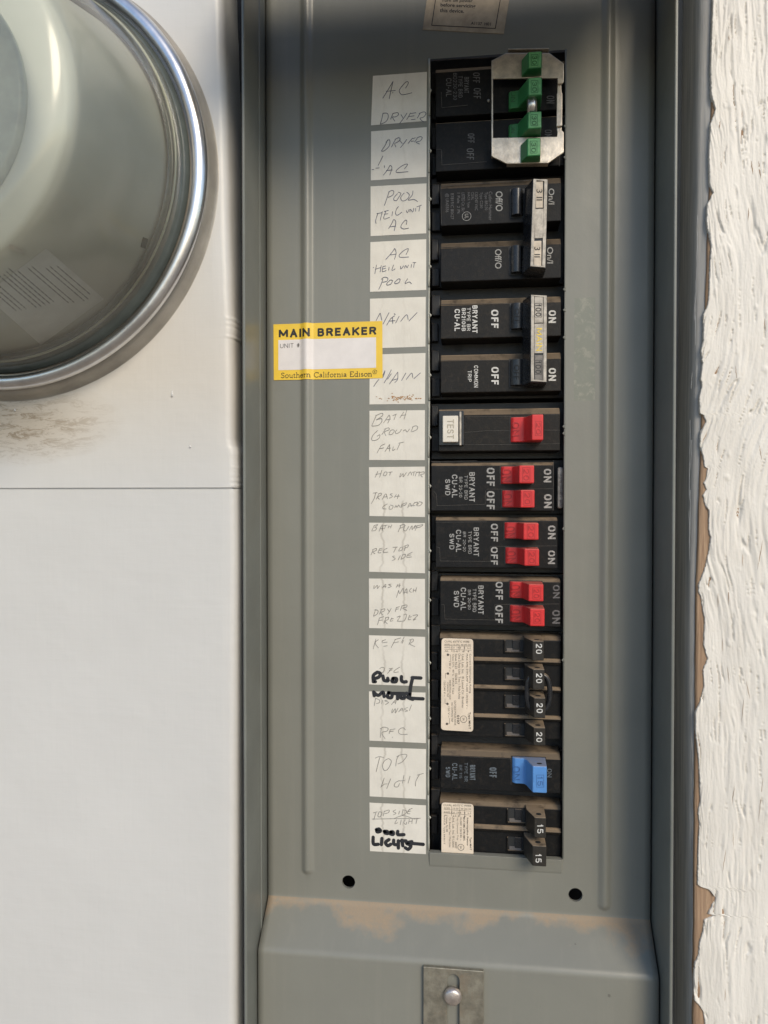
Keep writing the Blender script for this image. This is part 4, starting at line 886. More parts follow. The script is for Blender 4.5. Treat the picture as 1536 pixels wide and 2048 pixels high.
bar_handle(t, K2, [(862, 960, 195, 475), (858, 962, 800, 1085)], [(1088, 92), (1250, 98), (1226, 1048), (1056, 1035)],
  [(1122, 1196, 122, 400, 'insert', '3 II', 'ink', .3, (1128, 1190, 205, 322)), (1110, 1204, 412, 722, 'tieface', None, None, .4, None), (1102, 1180, 750, 1022, 'insert', '3 II', 'ink', .3, (1106, 1168, 815, 925))], 'off')
t = two_pole(K3, 'black two pole main breaker with MAIN lettered on its tie bar between two 100s', 576, [(608, 675), (720, 784)], None, None)
lines(t, K3, [[(850, 195), (845, 470), (960, 478)], [(120, 205), (850, 195)], [(120, 800), (845, 795), (842, 1080), (960, 1085)]], HF + .0, .13, 'wear')
texts(t, K3, [('BRYANT', 448, 503, 215, 508, .03), ('TYPE BR', 390, 428, 240, 485, .01), ('BR2100B', 336, 378, 245, 487, .02), ('CU-AL', 260, 318, 255, 488, .025), ('OFF', 648, 725, 262, 457, .035), ('ON', 1257, 1335, 268, 402, .035), ('COMMON', 466, 510, 853, 1085, .01), ('TRIP', 400, 440, 905, 1025, .01), ('OFF', 650, 728, 868, 1055, .035), ('ON', 1257, 1335, 880, 1015, .035)], M['white_print'])
g = MB(); g.disc(*P(*K3.p(300, 668), -12.9), 2.0, -12.9); g.build('screw_hole', M['dark'], t)
bar_handle(t, K3, [(862, 975, 190, 465), (855, 975, 785, 1062)], [(1064, 100), (1242, 108), (1238, 1040), (1062, 1032)],
  [(1108, 1198, 122, 400, 'tieface', '100', 'ink', .3, (1118, 1178, 205, 332)), (1106, 1203, 410, 722, 'tieface', 'MAIN', 'gold', .4, (1126, 1188, 458, 697)), (1110, 1196, 742, 1010, 'insertgrey', '100', 'ink', .3, (1118, 1176, 808, 940))], 'main')

# 7: ground-fault breaker
t = bthing(812, 920, 'black ground fault breaker with ivory TEST button and single red handle')
g = MB(); base(g, 862, 1128, 806, 923); g.build('housing', M['deep'], t, bevel=.3)
g = MB(); block(g, 877, 1120, 829, 902, 2.6); g.build('face', M['black2'], t, bevel=.35)
lines(t, K4, [[(370, 178), (860, 172)], [(365, 345), (600, 325), (850, 325)], [(370, 472), (860, 472), (1375, 462)], [(1205, 318), (1375, 320)], [(1205, 155), (1375, 155)]], HF, .12, 'wear')
x0, x1, z0, z1 = rect(*K4.box(95, 358, 112, 482), .2)
g = MB(); g.box(x0, x1, z0, z1, HF, .3); g.build('button_surround', M['handleblack'], t, bevel=.3)
x0, x1, z0, z1 = rect(*K4.box(312, 332, 122, 480), .8)
g = MB(); g.box(x0, x1, z0, z1, 0, .9); g.build('button_rim_highlight', M['tieface'], t, bevel=.2)  # clear rim; the beige colour paints its glossy highlight
x0, x1, z0, z1 = rect(*K4.box(134, 298, 166, 446), 3)
g = MB(); g.box(x0, x1, z0, z1, 0, 3.0); bt = g.build('test_button', M['testwhite'], t, bevel=.35)
g = MB(); K4.bdown(g, 'TEST', 183, 253, 205, 408, 3.0, .13, .14); g.build('test_marking', M['testmark'], bt, fix=False)
RD = (M['red'], M['redmark'])
toggle(t, (855, 990, 165, 440), (1080, 1200, 152, 426), RD, ('ON', 875, 945, 235, 382), ('20', 1125, 1172, 240, 362), K4)

# 8 - 10: twin breakers with pairs of red handles
def twin(c, lab, x0, x1, y0, y1, on1, tip1, on2, tip2, words, offs, ons, tt, on_mat='grey_print', notch=None, cham=1.2):
    t = bthing(y0, y1, lab)
    g = MB(); base(g, 862, 1128, y0 - 8, y1 + 9); g.build('housing', M['deep'], t, bevel=.3)
    g = MB(); block(g, x0, x1, y0 + 7, y1, cham, HF); g.build('face', M['black'], t, bevel=.35)
    texts(t, c, [(w_[0], *w_[1:]) for w_ in words + offs], M['grey_print'])
    texts(t, c, ons, M[on_mat], name='on_lettering')
    if notch: lines(t, c, notch, HF, .13, 'wear')
    for on, tip, tx in ((on1, tip1, tt[0]), (on2, tip2, tt[1])):
        w_ = (on[1] - on[0]); toggle(t, on, tip, RD, ('ON', on[0] + 18, on[1] - 12, on[2] + 38, on[3] - 14), ('20',) + tx, c)
    return t
t8 = twin(K4, 'black twin breaker with red handles and a tan strip at its right end', 862, 1108, 924, 1022, (750, 870, 695, 880), (945, 1103, 692, 882), (765, 880, 955, 1140), (960, 1108, 952, 1140),
  [('BRYANT', 415, 475, 765, 1080, .02), ('TYPE BRD', 365, 398, 800, 1055, .0), ('BR 20-20', 308, 342, 815, 1030, .0), ('CU-AL', 232, 290, 790, 1035, .02), ('SWD', 160, 215, 838, 1010, .02)], [('OFF', 600, 685, 718, 912, .03), ('OFF', 600, 685, 965, 1160, .03)],
  [('ON', 1205, 1285, 730, 872, .035), ('ON', 1208, 1290, 998, 1145, .035)], ((990, 1050, 730, 850), (1003, 1062, 985, 1102)), notch=[[(40, 965), (68, 1000), (75, 1120), (585, 1105), (588, 960)], [(1308, 640), (1305, 1170)], [(600, 700), (740, 695), (745, 885)], [(600, 945), (1310, 940)], [(10, 652), (500, 645)]])
x0, x1, z0, z1 = rect(*K4.box(1352, 1412, 708, 1150), -3)
g = MB(); g.box(x0, x1, z0, z1, -8, -3.0); st_ = g.build('tan_end_strip', M['tieface'], t8, bevel=1.0)
g = MB(); K4.down(g, 'INSTR 120/240 V  BRD', 1374, 1394, 790, 1120, -2.9); g.build('strip_print', M['dark_ink'], st_, fix=False)
twin(K5, 'black twin breaker with red handles, middle one of the three alike', 871, 1115, 1034, 1136, (790, 912, 135, 312), (990, 1150, 138, 316), (800, 920, 395, 575), (1000, 1156, 412, 592),
  [('BRYANT', 462, 518, 185, 490, .02), ('TYPE BRD', 405, 440, 225, 465, .0), ('BR 20-20', 350, 380, 230, 440, .0), ('CU-AL', 275, 330, 210, 445, .02), ('SWD', 205, 258, 250, 418, .02)], [('OFF', 645, 720, 145, 335, .03), ('OFF', 645, 718, 392, 582, .03)],
  [('ON', 1250, 1330, 165, 308, .035), ('ON', 1250, 1325, 430, 572, .035)], ((1040, 1100, 165, 290), (1050, 1110, 445, 560)), notch=[[(70, 390), (102, 400), (108, 540), (640, 545), (638, 388)], [(640, 385), (1350, 380)], [(785, 130), (785, 322)], [(60, 130), (600, 125)]])
twin(K5, 'black twin breaker with red handles and nearly worn off ON marks', 880, 1121, 1156, 1252, (845, 965, 750, 932), (1045, 1202, 786, 968), (848, 972, 1012, 1192), (1060, 1214, 1045, 1232),
  [('BRYANT', 510, 568, 800, 1105, .02), ('TYPE BRD', 452, 490, 835, 1080, .0), ('BR 20-20', 402, 432, 845, 1055, .0), ('CU-AL', 325, 382, 822, 1062, .02), ('SWD', 252, 308, 855, 1030, .02)], [('OFF', 695, 772, 760, 952, .03), ('OFF', 692, 772, 1010, 1200, .03)],
  [('ON', 1302, 1374, 795, 935, .03), ('ON', 1295, 1378, 1060, 1205, .03)], ((1098, 1158, 838, 930), (1110, 1165, 1090, 1190)), on_mat='faint_print', notch=[[(120, 1000), (152, 1005), (158, 1155), (690, 1165), (685, 1005)], [(690, 1000), (1370, 995)]])

# 11: quad breaker, 14: its two-handled cousin
def multi(c, lab, ybase, blk, rows_, tips, labelq, nm, paperq):
    t = bthing(*ybase, lab)
    g = MB(); base(g, 862, 1128, ybase[0] - 6, ybase[1] + 4); g.build('housing', M['deep'], t, bevel=.3)
    g = MB(); xa, xb, zb, zt = block(g, 879, 1122, blk[0], blk[1], 1.6, HF - 2.0); 
    g.build('face', M['black'], t, bevel=.35)
    g = MB()
    for (y0, y1) in rows_:      # ridges between the rows
        x0, x1, z0, z1 = rect(948, 1122, y0, y1, HF)
        g.extx([(z0, HF - 2.5), (z0 + .3, HF - .6), (z0 + (z1 - z0) * .5, HF), (z1 - .3, HF - .8), (z1, HF - 2.5)][::-1], x0, x1)
    if rows_: g.build('row_ridge', M['black2'], t, bevel=.15)
    return t
def mslot(t, c, x0_, x1_, y0_, y1_):
    x0, x1, z0, z1 = rect(*c.box(x0_, x1_, y0_, y1_), HF)
    g = MB(); hb = HF - 1.9
    e = .5
    for (a, b_, d, f) in ((x0 - e, x0, z0 - e, z1), (x0 - e, x1 + 8, z0 - e, z0), ): g.box(a, b_, d, f, hb, HF - .9)
    g.build('slot_rim', M['black2'], t, bevel=.12)
    g = MB(); g.box(x0, x1 + 6, z0, z1, hb, hb + .08); g.build('handle_slot', M['dark'], t)
    xm0, xm1 = x0 + (x1 - x0) * .52, x1
    g = MB(); g.box(xm0, xm1, z0 + 1.0, z1, hb, HF - 1.2); g.extx([(z0, hb), (z0 + 1.6, hb), (z0, HF - 1.1)][::-1], x0 + .5, x1); g.build('slot_step', M['handleblack'], t, bevel=.1)
def mtip(t, c, tx0, tx1, ty0, ty1, word, tb, h2=10.0):
    x0, x1, y0, y1 = c.box(tx0, tx1, ty0, ty1)
    zt, zb = P(x0, y0, h2)[1], P(x0, y1, h2)[1]; xa, xb = P(x0, (y0 + y1) / 2, h2)[0], P(x1, (y0 + y1) / 2, h2)[0]
    g = MB(); g.extz([(xa - 3.0, -4), (xa - 2.8, 1.5), (xa, h2 - .6), (xa + .2, h2), (xb, h2), (xb + .1, -4)], zb, zt)
    hd = g.build('handle', M['tip'], t, bevel=.3, angle=25)
    g = MB(); n = 20; xm, hm_ = (xa + xb) / 2 - .3, h2 - 3.6
    g.add([(xm + 1.2 * math.cos(2 * math.pi * k / n), hm_ + 1.25 * math.sin(2 * math.pi * k / n), zt + .03) for k in range(n)], [tuple(range(n))])
    g.build('pin_hole', M['dark'], hd, fix=False)
    g = MB(); c.bdown(g, word, *tb, h2 + .05, .16); g.build('amp_marking', M['white_print'], hd, fix=False)
def cream_label(t, q, h, r=1.6, cut=None):
    Q = [P(x, y, h) for x, y in q]; poly = []
    for i in range(4):
        a, b_, d = Vector(Q[(i - 1) % 4]), Vector(Q[i]), Vector(Q[(i + 1) % 4]); u = (a - b_).normalized(); w_ = (d - b_).normalized()
        if cut == i:
            poly += [tuple(b_ + u * 3.4), tuple(b_ + u * 2.0 + w_ * .9), tuple(b_ + w_ * 3.6)]; continue
        for k in range(6): tt_ = k / 5; poly.append(tuple((b_ + u * r) * (1 - tt_) ** 2 + b_ * 2 * tt_ * (1 - tt_) + (b_ + w_ * r) * tt_ ** 2))
    g = MB(); g.prism(poly, h - .5, h); return g.build('rating_label', M['cream'], t, bevel=.08)
t = multi(K6, 'black four handle breaker with white 20 markings and long cream rating label', (1268, 1490), (1279, 1475), [(1317, 1330), (1373, 1385), (1431, 1443)], None, None, None, None)
for y_ in ((168, 288), (462, 582), (752, 880), (1055, 1180)): mslot(t, K6, 800, 950, *y_)
mtip(t, K6, 1082, 1205, 168, 376, '20', (1122, 1188, 198, 305)); mtip(t, K6, 1086, 1212, 468, 682, '20', (1124, 1190, 512, 615))
mtip(t, K6, 1097, 1222, 770, 985, '20', (1128, 1196, 828, 932)); mtip(t, K6, 1094, 1220, 1085, 1275, '20', (1126, 1190, 1135, 1240))
g = MB(); cc = P(*K6.p(1148, 715), 5)
g.tube([(cc[0] + 4.9 * math.copysign(abs(math.cos(a)) ** .6, math.cos(a)), 5.0, cc[1] + 7.9 * math.copysign(abs(math.sin(a)) ** .9, math.sin(a))) for a in [2 * math.pi * k / 40 for k in range(40)]], 1.15, 10, closed=True); g.build('handle_clip', M['handleblack'], t)
hl_ = HF + 1.0
lb = cream_label(t, [K6.p(122, 140), K6.p(458, 150), K6.p(458, 1132), K6.p(116, 1112)], hl_)
KL = Crop(870, 1270, 10.24); g = MB(); hh = hl_ + .06
KL.flat(g, 'CU/AL 60/75°C WIRE', 195, 705, 108, 152, hh, 0, 0, .8)
for s_, a, b_, d, e, *r in [('Current Interrupting Rating', 695, 742, 385, 1190), ('MAX RMS SYM AMP 10,000 120/240 V ~', 632, 676, 385, 1520), ('Und. Lab. Inc.  ® Listed Cir. Breaker', 548, 596, 395, 1500), ('One 2 Pole Unit  Two 1 Pole Units', 478, 522, 380, 1310), ('Issue N-21    E63615', 412, 456, 390, 1000), ('Class CTL  40°C  HACR Type', 347, 392, 390, 1210), ('120 V ~', 288, 326, 540, 750), ('INNER POLES HAVE', 290, 326, 930, 1320), ('COMMON TRIP', 244, 278, 970, 1270), ('120/240 V ~', 178, 216, 940, 1260), ('OUTSIDE POLES HAVE', 394, 432, 1340, 1850), ('NO COMMON TRIP', 333, 370, 1385, 1780), ('120 V ~', 264, 300, 1470, 1690), ('0107', 448, 500, 1640, 1830, .03), ('Type MH-T', 672, 730, 1580, 1930, .02)]:
    KL.down(g, s_, a, b_, d, e, hh, *(r or [.0]))
for a in ('AMPS   15-30   40  45-50', 'AWG CU  14-8    8   6-4'): KL.flat(g, a, 190, 730, 175 if a[1] == 'M' else 235, 205 if a[1] == 'M' else 268, hh, 0, 0, 1.5)
KL.flat(g, 'AL  12-6    6   4', 195, 700, 310, 345, hh, 0, 0, 1)
for a, b_ in (((190, 213), (740, 232)), ((190, 290), (745, 312)), ((345, 180), (345, 340)), ((495, 185), (495, 345)), ((600, 185), (600, 350)), ((265, 405), (320, 405)), ((320, 405), (320, 530)), ((265, 790), (215, 785)), ((215, 785), (212, 890)), ((255, 1410), (205, 1405)), ((205, 1405), (205, 1300)), ((245, 1820), (295, 1815)), ((295, 1815), (295, 1700))): ribbon(g, [P(*KL.p(*a), hh), P(*KL.p(*b_), hh)], .13, hh, cap=False)
for a in ((265, 405), (265, 790), (255, 1410), (245, 1820)): g.disc(*P(*KL.p(*a), hh), .55, hh + .003, 14)
def cmark(g, K, cx_, cy_, r, h):
    c_ = P(*K.p(cx_, cy_), h); ribbon(g, [(c_[0] + r * math.cos(a * .3307), c_[1] + r * math.sin(a * .3307)) for a in range(20)], .2, h + .002, cap=False)
    put_text(g, 'SA', [(K.p(cx_ - 22 * K.k / 10.24, cy_ - 30 * K.k / 10.24)), (K.p(cx_ - 22 * K.k / 10.24, cy_ + 30 * K.k / 10.24)), (K.p(cx_ + 22 * K.k / 10.24, cy_ + 30 * K.k / 10.24)), (K.p(cx_ + 22 * K.k / 10.24, cy_ - 30 * K.k / 10.24))], h)
cmark(g, KL, 585, 1725, 1.5, hh)
g.build('rating_print', M['dark_ink'], lb, fix=False)

# 13: single breaker with blue handle
t = bthing(1500, 1590, 'black single breaker with a bright blue handle')
g = MB(); base(g, 862, 1128, 1496, 1594); g.build('housing', M['deep'], t, bevel=.3)
g = MB(); block(g, 881, 1121, 1515, 1582, 2.3); g.build('face', M['black'], t, bevel=.35)
texts(t, K7, [('BRYANT', 422, 480, 265, 425, .01), ('TYPE BR', 364, 400, 242, 440, 0), ('BR 115', 310, 340, 265, 405, 0), ('CU-AL', 234, 290, 245, 425, .01), ('SWD', 166, 215, 285, 395, .02), ('OFF', 630, 706, 290, 398, .02), ('ON', 1240, 1290, 305, 395, .01)], M['faint_blue_print'])
lines(t, K7, [[(112, 165), (780, 195)], [(780, 195), (858, 200), (858, 475)]], HF, .13, 'wear')
toggle(t, (872, 995, 195, 485), (1088, 1238, 278, 562), (M['blue'], M['bluemark']), ('ON', 882, 952, 278, 422), ('15', 1138, 1196, 385, 485), K7, hole=True)

t = multi(K7, 'black two handle breaker with white 15 markings and torn cream label', (1600, 1716), (1614, 1720), [(1655, 1668)], None, None, None, None)
for y_ in ((745, 882), (1045, 1180)): mslot(t, K7, 828, 970, *y_)
mtip(t, K7, 1102, 1228, 818, 1035, '15', (1136, 1200, 895, 990)); mtip(t, K7, 1082, 1232, 1118, 1335, '15', (1118, 1182, 1208, 1300), 11.5)
lb = cream_label(t, [K7.p(122, 662), K7.p(462, 682), K7.p(460, 1260), K7.p(120, 1220)], hl_)
KM = Crop(870, 1595, 17.07); g = MB()
KM.flat(g, 'CU/AL 60/75°C WIRE', 290, 1240, 222, 290, hh, 0, 0, 1.6)
for s_, a, b_, d, e, *r in [('Interrupting Rating', 1068, 1145, 690, 1640, .02), ('Type MH-T', 1168, 1248, 1360, 1800, .02), ('MAX RMS SYM AMPS', 962, 1028, 670, 1470, .01), ('10,000 120/240 ~', 845, 915, 670, 1470), ('No Common Trip', 732, 798, 690, 1450), ('Und. Lab. Inc. ® Listed', 594, 668, 650, 1700), ('Cir. Breaker Two 1 Pole Units', 474, 545, 690, 1700), ('Issue N-28', 374, 440, 680, 1170), ('HACR Type E63615', 284, 348, 640, 1590), ('0207', 684, 745, 1520, 1740, .01)]:
    KM.down(g, s_, a, b_, d, e, hh, *(r or [.0]))
for a, y_ in (('AMPS   15-30   40  45-50', 335), ('AWG CU  14-8    8   6-4', 470), ('AL    12-6    6   4', 580)): KM.flat(g, a, 300, 1230, y_, y_ + 55, hh, 0, 0, 2.2)
for a, b_ in (((300, 405), (1240, 470)), ((300, 525), (1220, 600)), ((570, 310), (570, 630)), ((845, 330), (845, 640)), ((1015, 345), (1015, 670))): ribbon(g, [P(*KM.p(*a), hh), P(*KM.p(*b_), hh)], .13, hh, cap=False)
cmark(g, KM, 885, 1700, 1.4, hh)
g.build('rating_print', M['dark_ink'], lb, fix=False)

# ------------------------------------------------------------------ white meter box
HB = 28.0
mbx = thing('meter_box', (-230, -40, -100), 'white brush painted meter box with a seam across and chipped right edge', 'meter box')
def panel_edge(name, m, pts, h, chip, seed, zlow_round):
    """front sheet with a rounded, slightly ragged right edge; pts = [(px,py)...] along the edge"""
    g = MB(); rs = random.Random(seed); pr = []
    prof_ = [(-400, 0), (-100, 0), (-60, 0), (-30, 0), (-8, 0), (-3.6, -.05), (-2.4, -.3), (-1.4, -.9), (-.6, -1.9), (-.15, -3.2), (0, -5), (.1, -22)]
    zz = []
    for (a, b_) in zip(pts, pts[1:]):
        nseg = max(2, int(abs(b_[1] - a[1]) / 2.5))
        for k in range(nseg): zz.append((a[0] + (b_[0] - a[0]) * k / nseg, a[1] + (b_[1] - a[1]) * k / nseg))
    zz.append(pts[-1]); v = []
    for (px_, py_) in zz:
        x, z = P(px_, py_, h - 2)
        w_ = (.30 if chip else .10) * noise.noise(Vector((z * .05, seed, 0)))
        if chip and (abs(py_ - 935) < 42 or abs(py_ - 655) < 22): w_ += .35 + .45 * noise.noise(Vector((z * .9, 3, 8)))
        for dx, dh in prof_:
            v.append((x + dx + (w_ if dx > -10 else 0), h + dh, z))
    n = len(prof_)
    g.add(v, [(j * n + i, (j + 1) * n + i, (j + 1) * n + i + 1, j * n + i + 1) for j in range(len(zz) - 1) for i in range(n - 1)], True)
    # folded lower lip
    return g, zz, v, n
g, zz, v, n = panel_edge('upper', None, [(440, -260), (446, 0), (451, 120), (455, 250), (459, 450), (466, 640), (467, 700), (469, 880), (474, 905), (474, 975)], HB + .9, True, 1, 1)
last = v[-n:]
g.add(last + [(x, h - 1.6 if i < n - 5 else h - .4, z - .5) for i, (x, h, z) in enumerate(last)] + [(x, -8, z - .3) for i, (x, h, z) in enumerate(last)], [(i, n + i, n + i + 1, i + 1) for i in range(n - 1)] + [(n + i, 2 * n + i, 2 * n + i + 1, n + i + 1) for i in range(n - 1)], True)
g.build('upper_cover', M['box1'], mbx, fix=False)
g, zz, v, n = panel_edge('lower', None, [(477, 975), (478, 1100), (476, 1500), (474, 2048), (473, 2300)], HB, False, 2, 1)
g.add([(p[0], p[1], p[2]) for p in v[:n]] + [(p[0], p[1] - 10, p[2] + .2) for p in v[:n]], [(i, i + 1, n + i + 1, n + i) for i in range(n - 1)], True)
g.build('lower_cover', M['box2'], mbx, fix=False)
g = MB(); g.box(-330, XL - 1.5, -300, 262, -60, -12); g.build('box_body', M['dark'], mbx)  # near-black colour stands in for the shade in the side gap
# paint drips and runs
g = MB()
for (px_, py_, l_) in ((344, 788, 11), (30, 820, 5), (380, 893, 4)):
    x, z = P(px_, py_, HB + .9); g.tube([(x, HB + .9, z + l_ * .11), (x + .05, HB + 1.0, z), (x, HB + .9, z - l_ * .11)], [.25, .42, .5], 8)
g.build('paint_run', M['box2'], mbx)

# ------------------------------------------------------------------ electricity meter
CX, CZ = -216.2, 147.5                      # drawn at a nominal size, then built MS times as large, standing on the box
MS = .9327
def mw(p): return (p[0] * MS, 23.35 + p[1] * MS, p[2] * MS)
mt = thing('electricity_meter', (CX * MS, HB, CZ * MS), 'round glass electricity meter held by a polished metal ring', 'electricity meter')
g = MB(); g.lathe(-218.9, 147.9, [(101.6, 5.85), (100.7, 6.4), (100.1, 8.0), (99.4, 11.0), (98.0, 13.5), (96.0, 14.8), (90.0, 15.0)], 160); g.build('socket_collar', M['collar'], mt, warp=mw)
rp = [(94.6, 14.0), (96.6, 14.6), (97.2, 16.2), (96.6, 18.2), (94.9, 19.6), (92.9, 20.0), (91.6, 19.4), (91.0, 18.0), (90.8, 15.0)]
g = MB(); g.lathe(CX, CZ, rp, 180); g.build('retaining_ring', M['alu'], mt, warp=mw)
g = MB(); g.lathe(CX, CZ, [(91, 13), (88, 14.5), (84, 15), (60, 15), (.01, 15)], 96); g.build('base_plate', M['meterback'], mt, warp=mw)
g = MB(); g.lathe(CX, CZ, [(89.5, 17), (88, 21.0), (86.0, 23.4), (84.4, 23.0), (83.8, 22), (83.4, 23.8), (82.4, 24.6)], 160); g.build('glass_flange', M['gasket'], mt, warp=mw)
g = MB(); g.tube([(CX + 85.7 * math.cos(a), 24.0, CZ + 85.7 * math.sin(a)) for a in [2 * math.pi * k / 160 for k in range(160)]], .55, 8, closed=True); g.build('glass_rim', M['rim'], mt, warp=mw)
BR0, BH0, BR1, BH1 = 82.0, 17.0, 68.0, 78.0
g = MB(); g.lathe(CX, CZ, [(BR0, BH0), (BR1, BH1), (66, 80), (.01, 80)], 120); g.build('inner_shell', M['meterbody'], mt, warp=mw)
g = MB(); g.lathe(CX, CZ, [(52, 80), (52, 82), (50, 83), (.01, 83)], 80); g.build('register_face', M['meterfront'], mt, warp=mw)
g = MB(); g.lathe(CX, CZ, [(87.5, 18.5), (87.4, 22.5), (85.5, 25.5), (84.2, 29), (81, 50), (76.5, 84), (74.5, 90), (70, 93.5), (64, 95), (58, 93.5), (54, 93), (.01, 92.5)], 160); g.build('glass_cover', M['glass'], mt, warp=mw)
def on_cone(px_, py_, lift=.0):
    d = ray(px_, py_); o_ = Vector((0, -DIST, 0)); k = (BR1 - BR0) / (BH1 - BH0)
    # r(h) = BR0 + k (h-BH0) ; h = DIST - t*dy
    lo, hi = None, None; best = None
    t_ = 180.0
    while t_ < 400:
        p = o_ + d * t_; h = -p.y; r = math.hypot(p.x - CX, p.z - CZ)
        if r <= BR0 + k * (h - BH0) + lift and h < BH1: return (p.x, h, p.z)
        t_ += .05
    return None
def conepatch(g, q, nu, nv, lift):
    v = []
    for j in range(nv + 1):
        for i in range(nu + 1):
            u, w_ = i / nu, j / nv
            x = (q[0][0] * (1 - u) + q[1][0] * u) * (1 - w_) + (q[3][0] * (1 - u) + q[2][0] * u) * w_
            y = (q[0][1] * (1 - u) + q[1][1] * u) * (1 - w_) + (q[3][1] * (1 - u) + q[2][1] * u) * w_
            v.append(on_cone(x, y, lift) or (CX, 0, CZ))
    g.add(v, [(j * (nu + 1) + i, (j + 1) * (nu + 1) + i, (j + 1) * (nu + 1) + i + 1, j * (nu + 1) + i + 1) for j in range(nv) for i in range(nu)], True)
g = MB(); conepatch(g, [(92, 497), (208, 598), (82, 690), (-30, 590)], 12, 12, .25)
ml = g.build('paper_label', M['meterlabel'], mt, fix=False, warp=mw)
g = MB(); rs = random.Random(21); ux, uy = .76, .65; vx, vy = -.80, .60
for row, (u0, u1, d) in enumerate([(38, 125, 12), (30, 130, 22), (28, 128, 30), (8, 118, 46), (6, 112, 54), (-2, 92, 72), (-18, 90, 80), (-16, 88, 88), (-14, 84, 96), (-20, 80, 104), (-45, 70, 120), (-42, 66, 128), (-40, 60, 136)]):
    u = u0
    while u < u1:
        l = rs.uniform(4, 13); a = (96 + ux * u + vx * d, 500 + uy * u + vy * d); b_ = (96 + ux * min(u + l, u1) + vx * d, 500 + uy * min(u + l, u1) + vy * d)
        if a[0] > -20:
            e = 1.5; conepatch(g, [a, b_, (b_[0] + vx * e * 1.3, b_[1] + vy * e * 1.3), (a[0] + vx * e * 1.3, a[1] + vy * e * 1.3)], 1, 1, .4)
        u += l + 2.2
g.build('fine_print', M['meterprint'], ml, fix=False, warp=mw)
g = MB(); conepatch(g, [(286, 474), (297, 478), (291, 498), (281, 494)], 2, 2, .4); g.build('locking_notch', M['dark'], mt, fix=False, warp=mw)
g = MB(); conepatch(g, [(-10, 470), (50, 502), (50, 511), (-10, 482)], 6, 2, .5); g.build('painted_glint', M['rod'], mt, fix=False, warp=mw)  # steel-coloured patch paints a glint on the inner shell

# ------------------------------------------------------------------ painted wood trim on the right
HT = 17.0
EDGE = [(1428, -300), (1426, 0), (1424, 50), (1421, 137), (1422, 191), (1431, 219), (1421, 246), (1418, 307), (1419, 369), (1426, 385), (1414, 410), (1413, 444), (1422, 492), (1419, 533), (1418, 581), (1416, 608), (1407, 629), (1407, 680), (1402, 700), (1405, 728), (1401, 759), (1404.5, 770), (1398.6, 794), (1399.5, 827), (1407, 830), (1412, 843), (1406, 855), (1401, 864), (1400, 890), (1407, 917), (1409, 934), (1415, 937), (1413, 955), (1407, 966), (1413, 978), (1406, 990), (1410, 1010), (1418, 1022), (1417, 1060), (1421, 1075), (1416, 1110), (1409, 1139), (1397, 1169), (1397, 1183), (1402, 1195), (1406, 1224), (1409, 1236), (1407, 1290), (1415, 1318), (1406, 1340), (1408, 1373), (1400, 1404), (1391, 1424), (1391, 1464), (1397, 1519), (1399, 1556), (1400, 1603), (1396, 1625), (1399, 1647), (1396, 1702), (1395, 1771), (1417, 1778), (1431.6, 1797), (1430, 1830), (1415, 1828), (1408, 1840), (1406, 1862), (1399, 1884), (1397, 1910), (1389, 1928), (1387, 1957), (1389, 2001), (1399, 2012), (1406, 2023), (1410, 2048), (1408, 2200), (1404, 2400)]
tr = thing('wood_trim', (115, -10, -240), 'rough cream painted wood trim board with paint peeling from its left edge', 'wood trim')
EW = sorted([(P(x, y, HT)[1], P(x, y, HT)[0]) for x, y in EDGE])
def edge_at(z):
    for (z0, x0), (z1, x1) in zip(EW, EW[1:]):
        if z0 <= z <= z1: return x0 + (x1 - x0) * (z - z0) / max(z1 - z0, 1e-6)
    return EW[0][1] if z < EW[0][0] else EW[-1][1]
def relief(x, z):
    # stringy brushed-over grain: upright near the top, leaning in the middle, finer low down
    k = math.exp(-((z - 35) / 62) ** 2)
    w1 = noise.noise(Vector((x * .10, z * .03, 0))); w2 = noise.noise(Vector((x * .3, z * .10, 11)))
    a = x - .34 * k * (z - 35) + 1.8 * w1 + .7 * w2
    r1 = 1 - abs(noise.noise(Vector((a * .40, z * .032, 3.0)))) * 2.8
    r2 = 1 - abs(noise.noise(Vector((a * .95 + 9, z * .06, 7.0)))) * 2.4
    r4 = noise.noise(Vector((a * 1.9, z * .12, 21.0)))
    r3 = noise.noise(Vector((x * 2.4, z * 1.3, 1.0)))
    flat = noise.noise(Vector((x * .09, z * .035, 5.0)))
    am = .60 + 1.0 * flat
    c1 = 1 - abs(noise.noise(Vector((a * .33 + 4, z * .028, 31.0)))) * 22      # splits along the grain
    gate = noise.noise(Vector((x * .25, z * .09, 41.0)))
    split = max(0.0, c1) * max(0.0, gate - .02) * 4.5
    knob = max(0.0, noise.noise(Vector((x * .35, z * .16, 51.0))) - .5) * 1.6
    return (.30 * r1 + .25 * r2 + .20 * r4) * min(max(am, .16), 1.15) + .07 * r3 + .3 * w1 - min(split, .8) + knob
g = MB(); nx = 150; zlist = [262 - k * .42 for k in range(int(522 / .42))]; v = []
for z in zlist:
    xe = edge_at(z) + .22 * noise.noise(Vector((z * .9, 0, 0))) + .22 * noise.noise(Vector((z * 3, 0, 3)))
    for i in range(nx + 1):
        s_ = i / nx; x = xe + (160 - xe) * (s_ ** 1.25)
        hh_ = HT + relief(x, z)
        if i == 0: hh_ = HT - 1.5
        elif i == 1: x = xe + .06; hh_ = HT + relief(x, z) - .25
        v.append((x, hh_, z))
g.add(v, [(j * (nx + 1) + i, (j + 1) * (nx + 1) + i, (j + 1) * (nx + 1) + i + 1, j * (nx + 1) + i + 1) for j in range(len(zlist) - 1) for i in range(nx)], True)
g.build('peeling_paint', M['trimpaint'], tr, fix=False)
g = MB(); v = []; zl = [262 - k * 3 for k in range(175)]
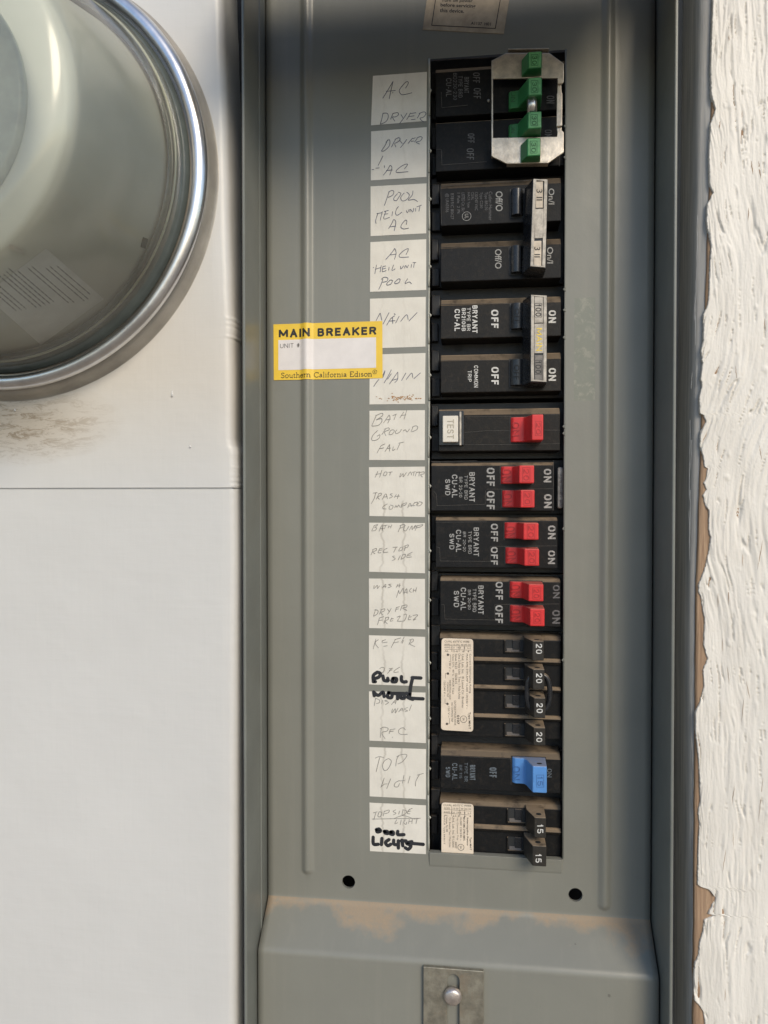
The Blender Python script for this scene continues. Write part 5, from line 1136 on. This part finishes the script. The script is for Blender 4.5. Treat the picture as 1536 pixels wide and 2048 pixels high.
for z in zl:
    py_ = 1000 - z * 4.45
    xe = P(1419 if py_ < 300 else (1419 - (py_ - 300) * .028 if py_ < 1200 else 1394.0), 1000, HT)[0] + .25 * noise.noise(Vector((z * .1, 2, 2)))
    for dx, dh in ((0, -16), (.0, -2), (.15, -1.1), (.6, -.75), (1.6, -.62), (3, -.6), (9, -.6), (60, -3.0)): v.append((xe + dx, HT + dh, z))
g.add(v, [(j * 8 + i, (j + 1) * 8 + i, (j + 1) * 8 + i + 1, j * 8 + i + 1) for j in range(len(zl) - 1) for i in range(7)], True)
g.build('bare_board', M['wood'], tr, fix=False)
# dark slits where the paint has split along the grain
g = MB(); rs = random.Random(8)
for (px_, py_, l_, w_, sl_) in ((1504, 335, 30, 1.6, .12), (1519, 340, 36, 2.2, .1), (1439, 250, 16, 2.0, -.1), (1442, 330, 18, 1.0, 0), (1457, 78, 12, 1.2, .0), (1497, 428, 26, 1.4, -.05), (1485, 1120, 26, 1.0, 0), (1457, 1190, 40, 1.3, .0), (1436, 1200, 30, 1.0, 0), (1520, 1110, 60, 1.2, -.2), (1456, 1350, 40, 1.0, .12), (1496, 1380, 36, 1.1, .2), (1485, 1420, 50, .9, -.1), (1466, 1590, 40, 1.0, -.12), (1448, 1720, 44, .9, -.15), (1521, 1600, 90, 1.0, -.1), (1450, 1990, 26, .9, -.05), (1472, 745, 30, 1.0, .1), (1520, 905, 30, 1.2, .15), (1484, 230, 20, 1.0, .0), (1466, 1680, 30, .8, 0), (1530, 650, 26, 1.1, .1), (1445, 1290, 26, .9, 0)):
    pts = [P(px_ + sl_ * l_ * (k / 10 - .5) * 2 * .5 + rs.uniform(-.5, .5), py_ + l_ * (k / 10 - .5), HT) for k in range(11)]
    L_ = []; R_ = []
    for k, (x, z) in enumerate(pts):
        ww = .11 * w_ * math.sin(math.pi * (.03 + .94 * k / 10)); hh_ = HT + relief(x, z) + .06
        L_.append((x - ww, hh_, z)); R_.append((x + ww, hh_, z))
    g.add(L_ + R_, [(k, k + 11, k + 12, k + 1) for k in range(10)])
g.build('paint_crack', M['wood'], tr, fix=False)
